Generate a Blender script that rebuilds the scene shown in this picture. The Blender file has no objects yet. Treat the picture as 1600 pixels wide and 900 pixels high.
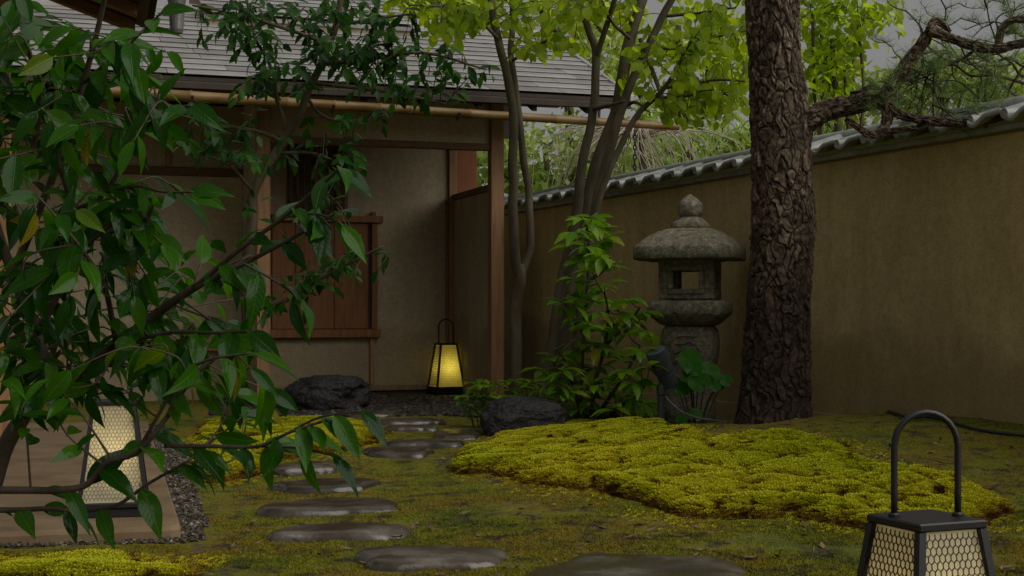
import bpy, math, random
import numpy as np
from mathutils import Vector, Matrix
random.seed(7); RNG = np.random.default_rng(11)
SC = bpy.context.scene
COL = SC.collection
R = math.radians
# ------------------------------------------------------------------ camera
CAM_H = 0.76; F = 2222.0; HZ = 485.0
cd = bpy.data.cameras.new('camera'); cam = bpy.data.objects.new('camera', cd); COL.objects.link(cam)
cam.location = (0, 0, CAM_H); cam.rotation_euler = (R(90), 0, 0)
cd.sensor_width = 36; cd.lens = 36 * F / 1600; cd.shift_y = (HZ - 450) / 1600; cd.clip_start = 0.05; cd.clip_end = 1000
SC.camera = cam
# ------------------------------------------------------------------ sky, sun, exposure
SUN = Vector((1.0, -0.62, 1.08)).normalized()
wd = bpy.data.worlds.new('World'); SC.world = wd; wd.use_nodes = True
nt = wd.node_tree; nt.nodes.clear()
sky = nt.nodes.new('ShaderNodeTexSky'); sky.sky_type = 'NISHITA'; sky.sun_disc = False
sky.sun_elevation = math.asin(SUN.z); sky.sun_rotation = math.atan2(SUN.x, SUN.y); sky.dust_density = 4; sky.air_density = 1.5
hs = nt.nodes.new('ShaderNodeHueSaturation'); hs.inputs['Saturation'].default_value = 0.05
mx = nt.nodes.new('ShaderNodeMix'); mx.data_type = 'RGBA'; mx.inputs[0].default_value = 0.93
mx.inputs[7].default_value = (2.16, 2.14, 2.13, 1)
bg = nt.nodes.new('ShaderNodeBackground'); bg.inputs['Strength'].default_value = 0.10
wo = nt.nodes.new('ShaderNodeOutputWorld')
nt.links.new(sky.outputs[0], hs.inputs['Color']); nt.links.new(hs.outputs[0], mx.inputs[6])
nt.links.new(mx.outputs[2], bg.inputs['Color']); nt.links.new(bg.outputs[0], wo.inputs[0])
sd = bpy.data.lights.new('sun', 'SUN'); sun = bpy.data.objects.new('sun', sd); COL.objects.link(sun)
sd.energy = 2.5; sd.angle = R(68); sd.color = (1.0, 0.97, 0.90)
sun.rotation_euler = SUN.to_track_quat('Z', 'Y').to_euler(); sun.location = (6, -3, 9)
vs = SC.view_settings; vs.view_transform = 'Standard'; vs.look = 'None'; vs.exposure = 0.0; vs.gamma = 1.0; vs.use_curve_mapping = False

# ------------------------------------------------------------------ helpers: pixels to places
def P(px, py, d):
    return Vector(((px - 800) / F * d, d, CAM_H + (HZ - py) / F * d))
def hash3(i, j, k, s=0):
    h = (i * 374761393 + j * 668265263 + k * 2147483647 + s * 974634777) & 0xFFFFFFFF
    h = ((h ^ (h >> 13)) * 1274126177) & 0xFFFFFFFF
    h = h ^ (h >> 16)
    return (h & 0xFFFFFF) / float(0xFFFFFF)
def vnoise(p, s=0):
    p = np.asarray(p, dtype=float); f = np.floor(p).astype(np.int64); t = p - f; t = t * t * (3 - 2 * t)
    r = 0
    for a in (0, 1):
        for b in (0, 1):
            for c in (0, 1):
                w = (t[..., 0] if a else 1 - t[..., 0]) * (t[..., 1] if b else 1 - t[..., 1]) * (t[..., 2] if c else 1 - t[..., 2])
                r = r + w * hash3(f[..., 0] + a, f[..., 1] + b, f[..., 2] + c, s)
    return r
def fbm(p, oct=4, s=0):
    p = np.asarray(p, dtype=float); r = 0; a = 0.5
    for o in range(oct):
        r = r + a * vnoise(p, s + o); p = p * 2.03 + 3.1; a *= 0.5
    return r            # about 0..1, mean .47
def worley2(p, s=0):
    """F1, F2, id of 2D points"""
    p = np.asarray(p, dtype=float); f = np.floor(p).astype(np.int64)
    d1 = np.full(p.shape[:-1], 9.0); d2 = d1.copy(); idd = np.zeros(p.shape[:-1])
    for a in (-1, 0, 1):
        for b in (-1, 0, 1):
            i = f[..., 0] + a; j = f[..., 1] + b
            qx = i + hash3(i, j, j * 0 + 1, s); qy = j + hash3(i, j, j * 0 + 2, s)
            d = np.hypot(p[..., 0] - qx, p[..., 1] - qy); h = hash3(i, j, j * 0 + 3, s)
            m = d < d1
            d2 = np.where(m, d1, np.minimum(d2, d)); idd = np.where(m, h, idd); d1 = np.where(m, d, d1)
    return d1, d2, idd
def gz(x, y):
    x = np.asarray(x, dtype=float); y = np.asarray(y, dtype=float)
    z = 0.235 * np.exp(-((x - 2.0) / 1.75) ** 2 - ((y - 7.0) / 1.55) ** 2)
    z = z + 0.05 * np.exp(-((x + 1.35) / 0.6) ** 2 - ((y - 3.95) / 0.22) ** 2)
    z = z + 0.04 * np.exp(-((x + 1.25) / 0.6) ** 2 - ((y - 7.3) / 0.9) ** 2)
    z = z - 0.01 * np.exp(-((x - 0.9) / 1.0) ** 2 - ((y - 2.6) / 0.9) ** 2)
    z = z + 0.05 * (fbm(np.stack([x * 1.3, y * 1.3, x * 0], -1), 3, 5) - 0.45)
    return z
def gzf(x, y): return float(gz(np.array([x]), np.array([y]))[0])
_D = np.arange(2.0, 17.0, 0.01)
def hit(px, py):
    """the place on the ground seen at a pixel"""
    X = (px - 800) / F * _D; Z = CAM_H + (HZ - py) / F * _D
    k = np.argmax(Z <= gz(X, _D))
    return Vector((X[k], _D[k], Z[k]))

# ------------------------------------------------------------------ helpers: objects
def mesh(name, verts, faces, smooth=False):
    m = bpy.data.meshes.new(name); m.from_pydata([tuple(v) for v in verts], [], [tuple(f) for f in faces]); m.update()
    if smooth: m.polygons.foreach_set('use_smooth', [True] * len(m.polygons))
    return m
def npmesh(name, V, T, smooth=False, tint=None):
    """V (n,3) T (m,k) arrays"""
    V = np.ascontiguousarray(V, dtype=np.float32); T = np.ascontiguousarray(T, dtype=np.int32); k = T.shape[1]
    m = bpy.data.meshes.new(name); m.vertices.add(len(V)); m.vertices.foreach_set('co', V.ravel())
    m.loops.add(T.size); m.loops.foreach_set('vertex_index', T.ravel())
    m.polygons.add(len(T)); m.polygons.foreach_set('loop_start', np.arange(0, T.size, k, dtype=np.int32))
    m.polygons.foreach_set('use_smooth', np.full(len(T), smooth, dtype=bool))
    if tint is not None:
        a = m.attributes.new('tint', 'FLOAT', 'POINT'); a.data.foreach_set('value', np.ascontiguousarray(tint, dtype=np.float32))
    m.update(calc_edges=True); m.validate(); return m
def origin(o):
    v = Vector((0, 0, 0))
    while o is not None: v += o.location; o = o.parent
    return v
def tag(o, label=None, cat=None, group=None, kind=None):
    if label: o['label'] = label
    if cat: o['category'] = cat
    if group: o['group'] = group
    if kind: o['kind'] = kind
    return o
def thing(name, loc, label, cat, group=None):
    o = bpy.data.objects.new(name, None); COL.objects.link(o); o.location = loc; o.empty_display_size = 0.1
    return tag(o, label, cat, group)
def obj(name, me, mat, parent=None, world=True):
    """mesh in world coordinates -> object (a part when it has a parent)"""
    o = bpy.data.objects.new(name, me); COL.objects.link(o)
    if mat and not me.materials: me.materials.append(mat)
    if parent is not None:
        o.parent = parent
        if world:
            og = origin(parent)
            if og.length > 1e-9: me.transform(Matrix.Translation(-og))
    return o
def put(name, me, mat, parent, M):
    """one piece with shared mesh data, placed by a world matrix"""
    o = bpy.data.objects.new(name, me); COL.objects.link(o)
    if mat and not me.materials: me.materials.append(mat)
    o.parent = parent
    loc, rot, sca = M.decompose()
    o.location = loc - (origin(parent) if parent else Vector()); o.rotation_euler = rot.to_euler(); o.scale = sca
    return o
class MB:
    def __init__(s): s.v = []; s.f = []
    def add(s, v, f):
        n = len(s.v); s.v += [Vector(p) for p in v]; s.f += [tuple(i + n for i in q) for q in f]; return s
    def box(s, a, b, T=None, bev=0.0):
        x0, y0, z0 = a; x1, y1, z1 = b
        if bev <= 0:
            v = [(x0, y0, z0), (x1, y0, z0), (x1, y1, z0), (x0, y1, z0), (x0, y0, z1), (x1, y0, z1), (x1, y1, z1), (x0, y1, z1)]
            f = [(0, 3, 2, 1), (4, 5, 6, 7), (0, 1, 5, 4), (1, 2, 6, 5), (2, 3, 7, 6), (3, 0, 4, 7)]
        else:
            c = bev; v = []; f = []
            for (z, i) in ((z0, c), (z0 + c, 0), (z1 - c, 0), (z1, c)):
                e = c if i == 0 else c * 1.0
                k = i
                v += [(x0 + c + 0, y0 + k, z), (x1 - c, y0 + k, z), (x1 - k, y0 + c, z), (x1 - k, y1 - c, z), (x1 - c, y1 - k, z), (x0 + c, y1 - k, z), (x0 + k, y1 - c, z), (x0 + k, y0 + c, z)]
            for l in range(3):
                for q in range(8):
                    f.append((l * 8 + q, l * 8 + (q + 1) % 8, l * 8 + 8 + (q + 1) % 8, l * 8 + 8 + q))
            f.append(tuple(range(7, -1, -1))); f.append(tuple(range(24, 32)))
        if T is not None: v = [T(Vector(p)) for p in v]
        return s.add(v, f)
    def tube(s, pts, rad, n=8, cap=True):
        v, f = tube(pts, rad, n, cap); return s.add(v, f)
    def lathe(s, prof, c=(0, 0, 0), n=24, T=None, jag=None):
        v = []; f = []
        for (r, z) in prof:
            for i in range(n):
                a = 2 * math.pi * i / n; rr = r * (jag(a) if jag else 1); p = Vector((c[0] + rr * math.cos(a), c[1] + rr * math.sin(a), c[2] + z)); v.append(T(p) if T else p)
        for l in range(len(prof) - 1):
            for i in range(n): f.append((l * n + i, l * n + (i + 1) % n, (l + 1) * n + (i + 1) % n, (l + 1) * n + i))
        f.append(tuple(range(n - 1, -1, -1))); f.append(tuple((len(prof) - 1) * n + i for i in range(n)))
        return s.add(v, f)
    def build(s, name, mat, parent=None, smooth=False): return obj(name, mesh(name, s.v, s.f, smooth), mat, parent)
def tube(pts, rad, n=8, cap=True):
    pts = [Vector(p) for p in pts]; m = len(pts)
    if not hasattr(rad, '__len__'): rad = [rad] * m
    v = []; f = []; t0 = (pts[1] - pts[0]).normalized()
    a = Vector((0, 0, 1)) if abs(t0.z) < 0.9 else Vector((1, 0, 0))
    x = t0.cross(a).normalized()
    for i, p in enumerate(pts):
        t = (pts[min(i + 1, m - 1)] - pts[max(i - 1, 0)]).normalized()
        x = (x - t * x.dot(t)).normalized(); y = t.cross(x)
        for k in range(n):
            an = 2 * math.pi * k / n; v.append(p + (x * math.cos(an) + y * math.sin(an)) * rad[i])
    for i in range(m - 1):
        for k in range(n): f.append((i * n + k, i * n + (k + 1) % n, (i + 1) * n + (k + 1) % n, (i + 1) * n + k))
    if cap: f.append(tuple(range(n - 1, -1, -1))); f.append(tuple((m - 1) * n + k for k in range(n)))
    return v, f
def spline(pts, sub=6, rad=None):
    """Catmull-Rom through the points; radii are carried along"""
    pts = [Vector(p) for p in pts]; n = len(pts); out = []; rr = []
    for i in range(n - 1):
        p0 = pts[max(i - 1, 0)]; p1 = pts[i]; p2 = pts[i + 1]; p3 = pts[min(i + 2, n - 1)]
        for k in range(sub):
            t = k / sub
            out.append(0.5 * ((2 * p1) + (p2 - p0) * t + (2 * p0 - 5 * p1 + 4 * p2 - p3) * t * t + (3 * p1 - p0 - 3 * p2 + p3) * t ** 3))
            if rad: rr.append(rad[i] * (1 - t) + rad[i + 1] * t)
    out.append(pts[-1])
    if rad: rr.append(rad[-1]); return out, rr
    return out

# ------------------------------------------------------------------ materials
def newmat(name):
    m = bpy.data.materials.new(name); m.use_nodes = True; t = m.node_tree; t.nodes.clear()
    o = t.nodes.new('ShaderNodeOutputMaterial'); b = t.nodes.new('ShaderNodeBsdfPrincipled'); t.links.new(b.outputs[0], o.inputs[0])
    return m, t, b, o
def N(t, kind, **kw):
    n = t.nodes.new('ShaderNode' + kind)
    for k, v in kw.items():
        if k in n.inputs: n.inputs[k].default_value = v
        else: setattr(n, k, v)
    return n
def ramp(t, fac, cols, pos=None):
    r = t.nodes.new('ShaderNodeValToRGB'); e = r.color_ramp.elements
    n = len(cols); pos = pos or [i / (n - 1) for i in range(n)]
    while len(e) < n: e.new(0.5)
    for i in range(n): e[i].position = pos[i]; e[i].color = (*cols[i], 1)
    t.links.new(fac, r.inputs[0]); return r.outputs[0]
def coords(t, geo=False, stretch=None):
    if geo: c = t.nodes.new('ShaderNodeNewGeometry').outputs['Position']
    else:
        tc = t.nodes.new('ShaderNodeTexCoord'); oi = t.nodes.new('ShaderNodeObjectInfo'); ad = N(t, 'VectorMath', operation='ADD'); ml = N(t, 'Math', operation='MULTIPLY'); ml.inputs[1].default_value = 17.0
        t.links.new(oi.outputs['Random'], ml.inputs[0]); t.links.new(tc.outputs['Object'], ad.inputs[0]); t.links.new(ml.outputs[0], ad.inputs[1]); c = ad.outputs[0]
    if stretch:
        mp = t.nodes.new('ShaderNodeMapping'); mp.inputs['Scale'].default_value = stretch; t.links.new(c, mp.inputs[0]); c = mp.outputs[0]
    return c
def noise(t, c, scale, detail=5, rough=0.6):
    n = N(t, 'TexNoise'); n.inputs['Scale'].default_value = scale; n.inputs['Detail'].default_value = detail; n.inputs['Roughness'].default_value = rough
    t.links.new(c, n.inputs['Vector']); return n.outputs[0]
def mixc(t, fac, a, b, mode='MIX'):
    m = t.nodes.new('ShaderNodeMix'); m.data_type = 'RGBA'; m.blend_type = mode
    if hasattr(fac, 'links') or hasattr(fac, 'is_linked'): t.links.new(fac, m.inputs[0])
    else: m.inputs[0].default_value = fac
    for s, i in ((a, 6), (b, 7)):
        if isinstance(s, tuple): m.inputs[i].default_value = (*s, 1)
        else: t.links.new(s, m.inputs[i])
    return m.outputs[2]
def bump(t, b, h, strength=0.4, dist=0.01):
    n = t.nodes.new('ShaderNodeBump'); n.inputs['Strength'].default_value = strength; n.inputs['Distance'].default_value = dist
    t.links.new(h, n.inputs['Height']); t.links.new(n.outputs[0], b.inputs['Normal'])
def pm(name, cols, scale=8, rough=0.7, bscale=60, bst=0.4, bdist=0.004, spec=0.4, metal=0.0, geo=False, stretch=None, rvar=0.0, tintvar=0.0, pos=None, detail=6):
    m, t, b, o = newmat(name); c = coords(t, geo, stretch)
    n1 = noise(t, c, scale, detail)
    col = ramp(t, n1, cols, pos or [0.25 + 0.5 * i / (len(cols) - 1) for i in range(len(cols))])
    if tintvar:
        oi = t.nodes.new('ShaderNodeObjectInfo'); rp = ramp(t, oi.outputs['Random'], [(1 - tintvar,) * 3, (1 + tintvar,) * 3]); col = mixc(t, 1.0, col, rp, 'MULTIPLY')
    t.links.new(col, b.inputs['Base Color'])
    b.inputs['Specular IOR Level'].default_value = spec; b.inputs['Metallic'].default_value = metal
    n2 = noise(t, c, bscale, 5)
    if rvar:
        mr = N(t, 'MapRange'); mr.inputs['From Min'].default_value = 0.3; mr.inputs['From Max'].default_value = 0.7; mr.inputs['To Min'].default_value = max(0.03, rough - rvar); mr.inputs['To Max'].default_value = rough + rvar
        t.links.new(n1, mr.inputs['Value']); t.links.new(mr.outputs[0], b.inputs['Roughness'])
    else: b.inputs['Roughness'].default_value = rough
    bump(t, b, n2, bst, bdist); return m
def leafmat(name, cols, rough=0.35, trans=0.35, tcol=None, spec=0.5, attr=False, vein=False):
    m, t, b, o = newmat(name)
    if attr: fac = N(t, 'Attribute', attribute_name='tint').outputs['Fac']
    else: fac = t.nodes.new('ShaderNodeObjectInfo').outputs['Random']
    col = ramp(t, fac, cols + ([(0.20, 0.15, 0.012)] if vein else []), [0, 0.45, 0.96, 1.0] if vein and len(cols) == 3 else None); c = t.nodes.new('ShaderNodeTexCoord').outputs['Object']
    n = noise(t, c, 14, 3)
    if not attr and vein:
        sx = t.nodes.new('ShaderNodeSeparateXYZ'); t.links.new(c, sx.inputs[0])
        ab = N(t, 'Math', operation='ABSOLUTE'); t.links.new(sx.outputs[0], ab.inputs[0])
        mr = ramp(t, ab.outputs[0], [(1, 1, 1), (0, 0, 0)], [0.004, 0.014])
        m1 = N(t, 'Math', operation='MULTIPLY_ADD'); t.links.new(ab.outputs[0], m1.inputs[0]); m1.inputs[1].default_value = -1.1; t.links.new(sx.outputs[1], m1.inputs[2])
        m2 = N(t, 'Math', operation='MULTIPLY'); t.links.new(m1.outputs[0], m2.inputs[0]); m2.inputs[1].default_value = 62.0
        sn = N(t, 'Math', operation='SINE'); t.links.new(m2.outputs[0], sn.inputs[0])
        side = ramp(t, sn.outputs[0], [(0, 0, 0), (0.55, 0.55, 0.55)], [0.90, 1.0])
        vn = mixc(t, 1.0, mr, side, 'LIGHTEN'); col = mixc(t, vn, col, mixc(t, 1.0, col, (2.0, 1.6, 2.0), 'MULTIPLY')); bump(t, b, vn, 0.25, 0.02)
    col = mixc(t, 0.35, col, ramp(t, n, [(0.35,) * 3, (1.0,) * 3], [0.3, 0.7]), 'MULTIPLY')
    t.links.new(col, b.inputs['Base Color']); b.inputs['Roughness'].default_value = rough; b.inputs['Specular IOR Level'].default_value = spec
    tr = t.nodes.new('ShaderNodeBsdfTranslucent'); t.links.new(mixc(t, 1.0, col, tcol or (1.5, 1.5, 0.6), 'MULTIPLY'), tr.inputs[0])
    ms = t.nodes.new('ShaderNodeMixShader'); ms.inputs[0].default_value = trans
    t.links.new(b.outputs[0], ms.inputs[1]); t.links.new(tr.outputs[0], ms.inputs[2]); t.links.new(ms.outputs[0], o.inputs[0])
    return m
def stucco(name, c0, c1, speck, stain=0.0, base=0.0):
    m, t, b, o = newmat(name); c = coords(t)
    col = ramp(t, noise(t, c, 1.6, 5), [c0, c1], [0.3, 0.7])
    v = N(t, 'TexVoronoi'); v.inputs['Scale'].default_value = 55; t.links.new(c, v.inputs['Vector'])
    nz = noise(t, c, 130, 3, 0.7)
    col = mixc(t, ramp(t, nz, [(0.75,) * 3, (0, 0, 0)], [0.34, 0.48]), col, speck)
    col = mixc(t, 0.5, col, ramp(t, noise(t, c, 24, 4), [(0.72,) * 3, (1.15,) * 3], [0.3, 0.7]), 'MULTIPLY')
    if stain:
        cs = coords(t, True, (3.2, 3.2, 0.5)); col = mixc(t, stain, col, ramp(t, noise(t, cs, 2.2, 5, 0.6), [(0.45, 0.45, 0.42), (1, 1, 1)], [0.36, 0.58]), 'MULTIPLY')
        sp = t.nodes.new('ShaderNodeSeparateXYZ'); t.links.new(coords(t, True), sp.inputs[0]); ns = noise(t, coords(t, True), 2.5, 5)
        ad = N(t, 'Math', operation='MULTIPLY_ADD'); t.links.new(ns, ad.inputs[0]); ad.inputs[1].default_value = -0.9; t.links.new(sp.outputs[2], ad.inputs[2])
        col = mixc(t, ramp(t, ad.outputs[0], [(base,) * 3, (0, 0, 0)], [-0.40, 0.22]) , col, (0.15, 0.105, 0.042))
    t.links.new(col, b.inputs['Base Color']); b.inputs['Roughness'].default_value = 0.92; b.inputs['Specular IOR Level'].default_value = 0.15
    bump(t, b, nz, 0.6, 0.004); return m
def wood(name, cols, axis='z', rough=0.6):
    st = {'z': (14, 14, 1.1), 'x': (1.1, 14, 14), 'y': (14, 1.1, 14)}[axis]
    return pm(name, cols, 3.0, rough, 12, 0.35, 0.003, 0.3, stretch=st, tintvar=0.12)
M = {}
M['wall'] = stucco('house_stucco', (0.40, 0.325, 0.215), (0.50, 0.41, 0.285), (0.17, 0.13, 0.08), 0.18, 0.4)
M['gwall'] = stucco('garden_wall_stucco', (0.48, 0.36, 0.162), (0.60, 0.465, 0.228), (0.25, 0.175, 0.07), 0.26, 0.42)
M['post'] = wood('cedar_post', [(0.15, 0.077, 0.034), (0.28, 0.15, 0.070), (0.33, 0.19, 0.094)])
M['beam'] = wood('cedar_beam', [(0.10, 0.048, 0.022), (0.19, 0.092, 0.042)], 'x')
M['board'] = wood('cedar_board', [(0.115, 0.048, 0.018), (0.20, 0.085, 0.032), (0.24, 0.11, 0.042)])
M['redwood'] = wood('red_board', [(0.20, 0.068, 0.024), (0.29, 0.105, 0.04)])
M['darkwood'] = wood('dark_wood', [(0.03, 0.018, 0.013), (0.07, 0.04, 0.028)], 'x')
M['bamboo'] = pm('bamboo', [(0.10, 0.052, 0.013), (0.17, 0.10, 0.028), (0.22, 0.14, 0.045)], 2.5, 0.42, 20, 0.15, 0.002, 0.4, stretch=(1, 8, 8))
M['bamboo_dark'] = pm('old_bamboo', [(0.14, 0.09, 0.045), (0.27, 0.185, 0.10)], 6, 0.6, 20, 0.2, 0.002, stretch=(6, 6, 1))
M['plate'] = pm('roof_plate', [(0.19, 0.178, 0.172), (0.275, 0.262, 0.252), (0.34, 0.325, 0.315)], 3, 0.42, 30, 0.12, 0.003, 0.5, metal=0.25, tintvar=0.20, rvar=0.12)
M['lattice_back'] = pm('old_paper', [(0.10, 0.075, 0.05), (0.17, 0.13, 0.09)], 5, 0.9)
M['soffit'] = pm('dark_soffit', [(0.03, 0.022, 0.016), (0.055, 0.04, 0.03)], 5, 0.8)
M['tile'] = pm('grey_tile', [(0.12, 0.132, 0.115), (0.24, 0.252, 0.235), (0.34, 0.35, 0.325)], 9, 0.42, 40, 0.25, 0.003, 0.6, tintvar=0.15, rvar=0.1)
M['granite'] = pm('mossy_granite', [(0.045, 0.042, 0.026), (0.135, 0.121, 0.082), (0.215, 0.195, 0.138), (0.37, 0.345, 0.265)], 34, 0.9, 90, 1.0, 0.012, 0.2, detail=9)
M['stone'] = pm('wet_stone', [(0.022, 0.016, 0.010), (0.055, 0.043, 0.030), (0.15, 0.135, 0.112)], 6, 0.17, 90, 0.28, 0.005, 0.6, tintvar=0.35, rvar=0.13, detail=8)
M['rock'] = pm('black_wet_rock', [(0.006, 0.006, 0.007), (0.016, 0.015, 0.015), (0.04, 0.036, 0.032)], 7, 0.45, 30, 1.0, 0.03, 0.4, rvar=0.2, detail=8)
M['slab'] = pm('tan_concrete', [(0.075, 0.046, 0.022), (0.15, 0.10, 0.052), (0.185, 0.13, 0.072), (0.23, 0.17, 0.10)], 3.2, 0.72, 120, 0.35, 0.003, 0.3, detail=10, rvar=0.15)
M['black'] = pm('black_metal', [(0.006, 0.006, 0.007), (0.014, 0.013, 0.013)], 6, 0.42, 80, 0.1, 0.001, 0.45)
M['grey_metal'] = pm('dark_grey_metal', [(0.040, 0.048, 0.057), (0.062, 0.072, 0.084)], 6, 0.38, 80, 0.1, 0.001, 0.5)
M['brass'] = pm('brass', [(0.3, 0.2, 0.06), (0.4, 0.28, 0.1)], 6, 0.35, metal=0.8)
M['cable_grey'] = pm('grey_cable', [(0.10, 0.10, 0.11), (0.15, 0.15, 0.16)], 6, 0.4)
M['zinc'] = pm('old_zinc', [(0.10, 0.10, 0.10), (0.20, 0.20, 0.20)], 7, 0.4, metal=0.4)
M['bark_grey'] = pm('smooth_grey_bark', [(0.032, 0.026, 0.014), (0.075, 0.060, 0.034), (0.125, 0.108, 0.068)], 10, 0.8, 50, 0.6, 0.006, 0.25, stretch=(1, 1, 0.35), detail=8)
M['bark_dark'] = pm('dark_bark', [(0.022, 0.015, 0.011), (0.055, 0.038, 0.028), (0.10, 0.075, 0.055)], 16, 0.75, 50, 0.6, 0.004, 0.3)
M['twig'] = pm('twig_bark', [(0.03, 0.022, 0.012), (0.08, 0.055, 0.03)], 12, 0.7)
M['pebble'] = None
def tintmat(name, cols, rough=0.7, pos=None, spec=0.3, trans=0.0, nscale=None, ncols=None):
    m, t, b, o = newmat(name); fac = N(t, 'Attribute', attribute_name='tint').outputs['Fac']; col = ramp(t, fac, cols, pos)
    if nscale: col = mixc(t, 1.0, col, ramp(t, noise(t, coords(t, True), nscale, 5), ncols, [0.3, 0.7]), 'MULTIPLY')
    t.links.new(col, b.inputs['Base Color']); b.inputs['Roughness'].default_value = rough; b.inputs['Specular IOR Level'].default_value = spec
    if trans:
        tr = t.nodes.new('ShaderNodeBsdfTranslucent'); t.links.new(col, tr.inputs[0]); ms = t.nodes.new('ShaderNodeMixShader'); ms.inputs[0].default_value = trans
        t.links.new(b.outputs[0], ms.inputs[1]); t.links.new(tr.outputs[0], ms.inputs[2]); t.links.new(ms.outputs[0], o.inputs[0])
    return m
M['pebble'] = tintmat('pebbles', [(0.022, 0.017, 0.012), (0.05, 0.039, 0.028), (0.10, 0.082, 0.064), (0.24, 0.21, 0.17)], 0.5, [0, 0.5, 0.85, 1])
M['pebble_dark'] = tintmat('dark_pebbles', [(0.010, 0.009, 0.008), (0.03, 0.026, 0.022), (0.075, 0.065, 0.055)], 0.45)
M['carpet'] = tintmat('sedum_moss', [(0.07, 0.026, 0.005), (0.24, 0.145, 0.010), (0.44, 0.39, 0.012), (0.52, 0.495, 0.022)], 0.75, [0, 0.20, 0.40, 1.0], 0.15, 0.3, 1.3, [(0.80, 0.92, 0.6), (1.05, 1.0, 1.0)])
M['bark_pine'] = tintmat('pine_bark', [(0.012, 0.008, 0.006), (0.056, 0.041, 0.029), (0.140, 0.108, 0.079), (0.29, 0.245, 0.185)], 0.85, [0, 0.3, 0.7, 1.0], 0.15, 0, 45, [(0.4,) * 3, (1.35, 1.3, 1.2)])
# ------------------------------------------------------------------ ground
def moss_colour(t, lift=1.0):
    c = coords(t, True)
    n1 = noise(t, c, 1.7, 6, 0.62); n2 = noise(t, c, 9.0, 6, 0.65); n3 = noise(t, c, 60, 4, 0.7)
    a = ramp(t, n1, [(0.066, 0.086, 0.005), (0.150, 0.155, 0.006), (0.170, 0.125, 0.008), (0.130, 0.150, 0.009)], [0.30, 0.45, 0.57, 0.72])
    soil = ramp(t, n3, [(0.018, 0.012, 0.007), (0.048, 0.034, 0.020), (0.12, 0.095, 0.066)], [0.3, 0.55, 0.75])
    a = mixc(t, ramp(t, n2, [(0, 0, 0), (1, 1, 1)], [0.50, 0.66]), a, soil)
    return mixc(t, 0.6, a, ramp(t, n3, [(0.45 * lift,) * 3, (1.3 * lift,) * 3], [0.3, 0.7]), 'MULTIPLY'), n3
m, t, b, o = newmat('mossy_ground'); col, h = moss_colour(t); t.links.new(col, b.inputs['Base Color']); b.inputs['Roughness'].default_value = 0.8; b.inputs['Specular IOR Level'].default_value = 0.25
bump(t, b, h, 1.0, 0.02); M['ground'] = m
m, t, b, o = newmat('short_moss'); col, h = moss_colour(t, 1.15); t.links.new(col, b.inputs['Base Color']); b.inputs['Roughness'].default_value = 0.8; b.inputs['Specular IOR Level'].default_value = 0.2; M['moss'] = m
def axis(lo, hi, step, far):
    mid = np.arange(lo, hi + step / 2, step); e = step * 1.5 ** np.arange(1, 60); e = np.cumsum(e); e = e[e < far]
    return np.concatenate([lo - e[::-1], mid, hi + e])
gx = axis(-4.5, 4.5, 0.035, 300); gy = axis(2.0, 14.5, 0.035, 300)
GX, GY = np.meshgrid(gx, gy, indexing='ij'); fade = np.clip(1 - np.maximum(np.abs(GX) - 6, 0) / 20, 0, 1) * np.clip(1 - np.maximum(np.abs(GY - 8) - 8, 0) / 20, 0, 1)
GZ = gz(GX, GY) * fade + 0.016 * (fbm(np.stack([GX * 7, GY * 7, GX * 0], -1), 4, 21) - 0.47) * fade
nx, ny = len(gx), len(gy); idx = np.arange(nx * ny).reshape(nx, ny)
Q = np.stack([idx[:-1, :-1], idx[1:, :-1], idx[1:, 1:], idx[:-1, 1:]], -1).reshape(-1, 4)
tag(obj('ground', npmesh('ground', np.stack([GX, GY, GZ], -1).reshape(-1, 3), Q, True), M['ground']), 'mossy garden ground with bare soil and a low mound', 'ground', kind='structure')

def inpoly(x, y, poly):
    r = np.zeros(np.shape(x), bool); n = len(poly); j = n - 1
    for i in range(n):
        xi, yi = poly[i][0], poly[i][1]; xj, yj = poly[j][0], poly[j][1]
        c = ((yi > y) != (yj > y)) & (x < (xj - xi) * (y - yi) / (yj - yi + 1e-12) + xi); r ^= c; j = i
    return r
def polydist(x, y, poly):
    d = np.full(np.shape(x), 1e9); n = len(poly)
    for i in range(n):
        ax, ay = poly[i][0], poly[i][1]; bx, by = poly[(i + 1) % n][0], poly[(i + 1) % n][1]
        ux, uy = bx - ax, by - ay; l = ux * ux + uy * uy + 1e-12
        s = np.clip(((x - ax) * ux + (y - ay) * uy) / l, 0, 1); d = np.minimum(d, np.hypot(x - ax - s * ux, y - ay - s * uy))
    return d
def groundpoly(pxs): return [hit(*p) for p in pxs]

# ------------------------------------------------------------------ stepping stones
STONES = [  # left, right, top, bottom (pixels), label
    (815, 1182, 850, 955, 'largest wet grey stepping stone, nearest the bottom edge of the photo'),
    (545, 797, 849, 880, 'wet grey stepping stone with pale pointed right end, second from the front'),
    (428, 643, 812, 844, 'smooth brown oval stepping stone, third from the front'),
    (408, 633, 774, 805, 'dark wide wet stepping stone, fourth from the front'),
    (421, 592, 742, 764, 'brown-grey stepping stone, fifth from the front, beyond the dark wide one'),
    (425, 533, 714, 731, 'small dark stepping stone against the left moss patch'),
    (562, 684, 698, 711, 'brown oval stepping stone in the middle of the path bend'),
    (608, 727, 686, 695, 'thin dark stepping stone with a bright wet right edge'),
    (682, 757, 671, 686, 'dark stepping stone beside the black path-edge rock'),
    (600, 682, 663, 673, 'flat wet stepping stone left of the path near the glowing lantern'),
    (588, 700, 651, 660, 'wide flat stepping stone near the house, catching yellow lamp light'),
    (540, 622, 643, 650, 'farthest flat stepping stone, next to the black boulder')]
stone_polys = []
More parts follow.
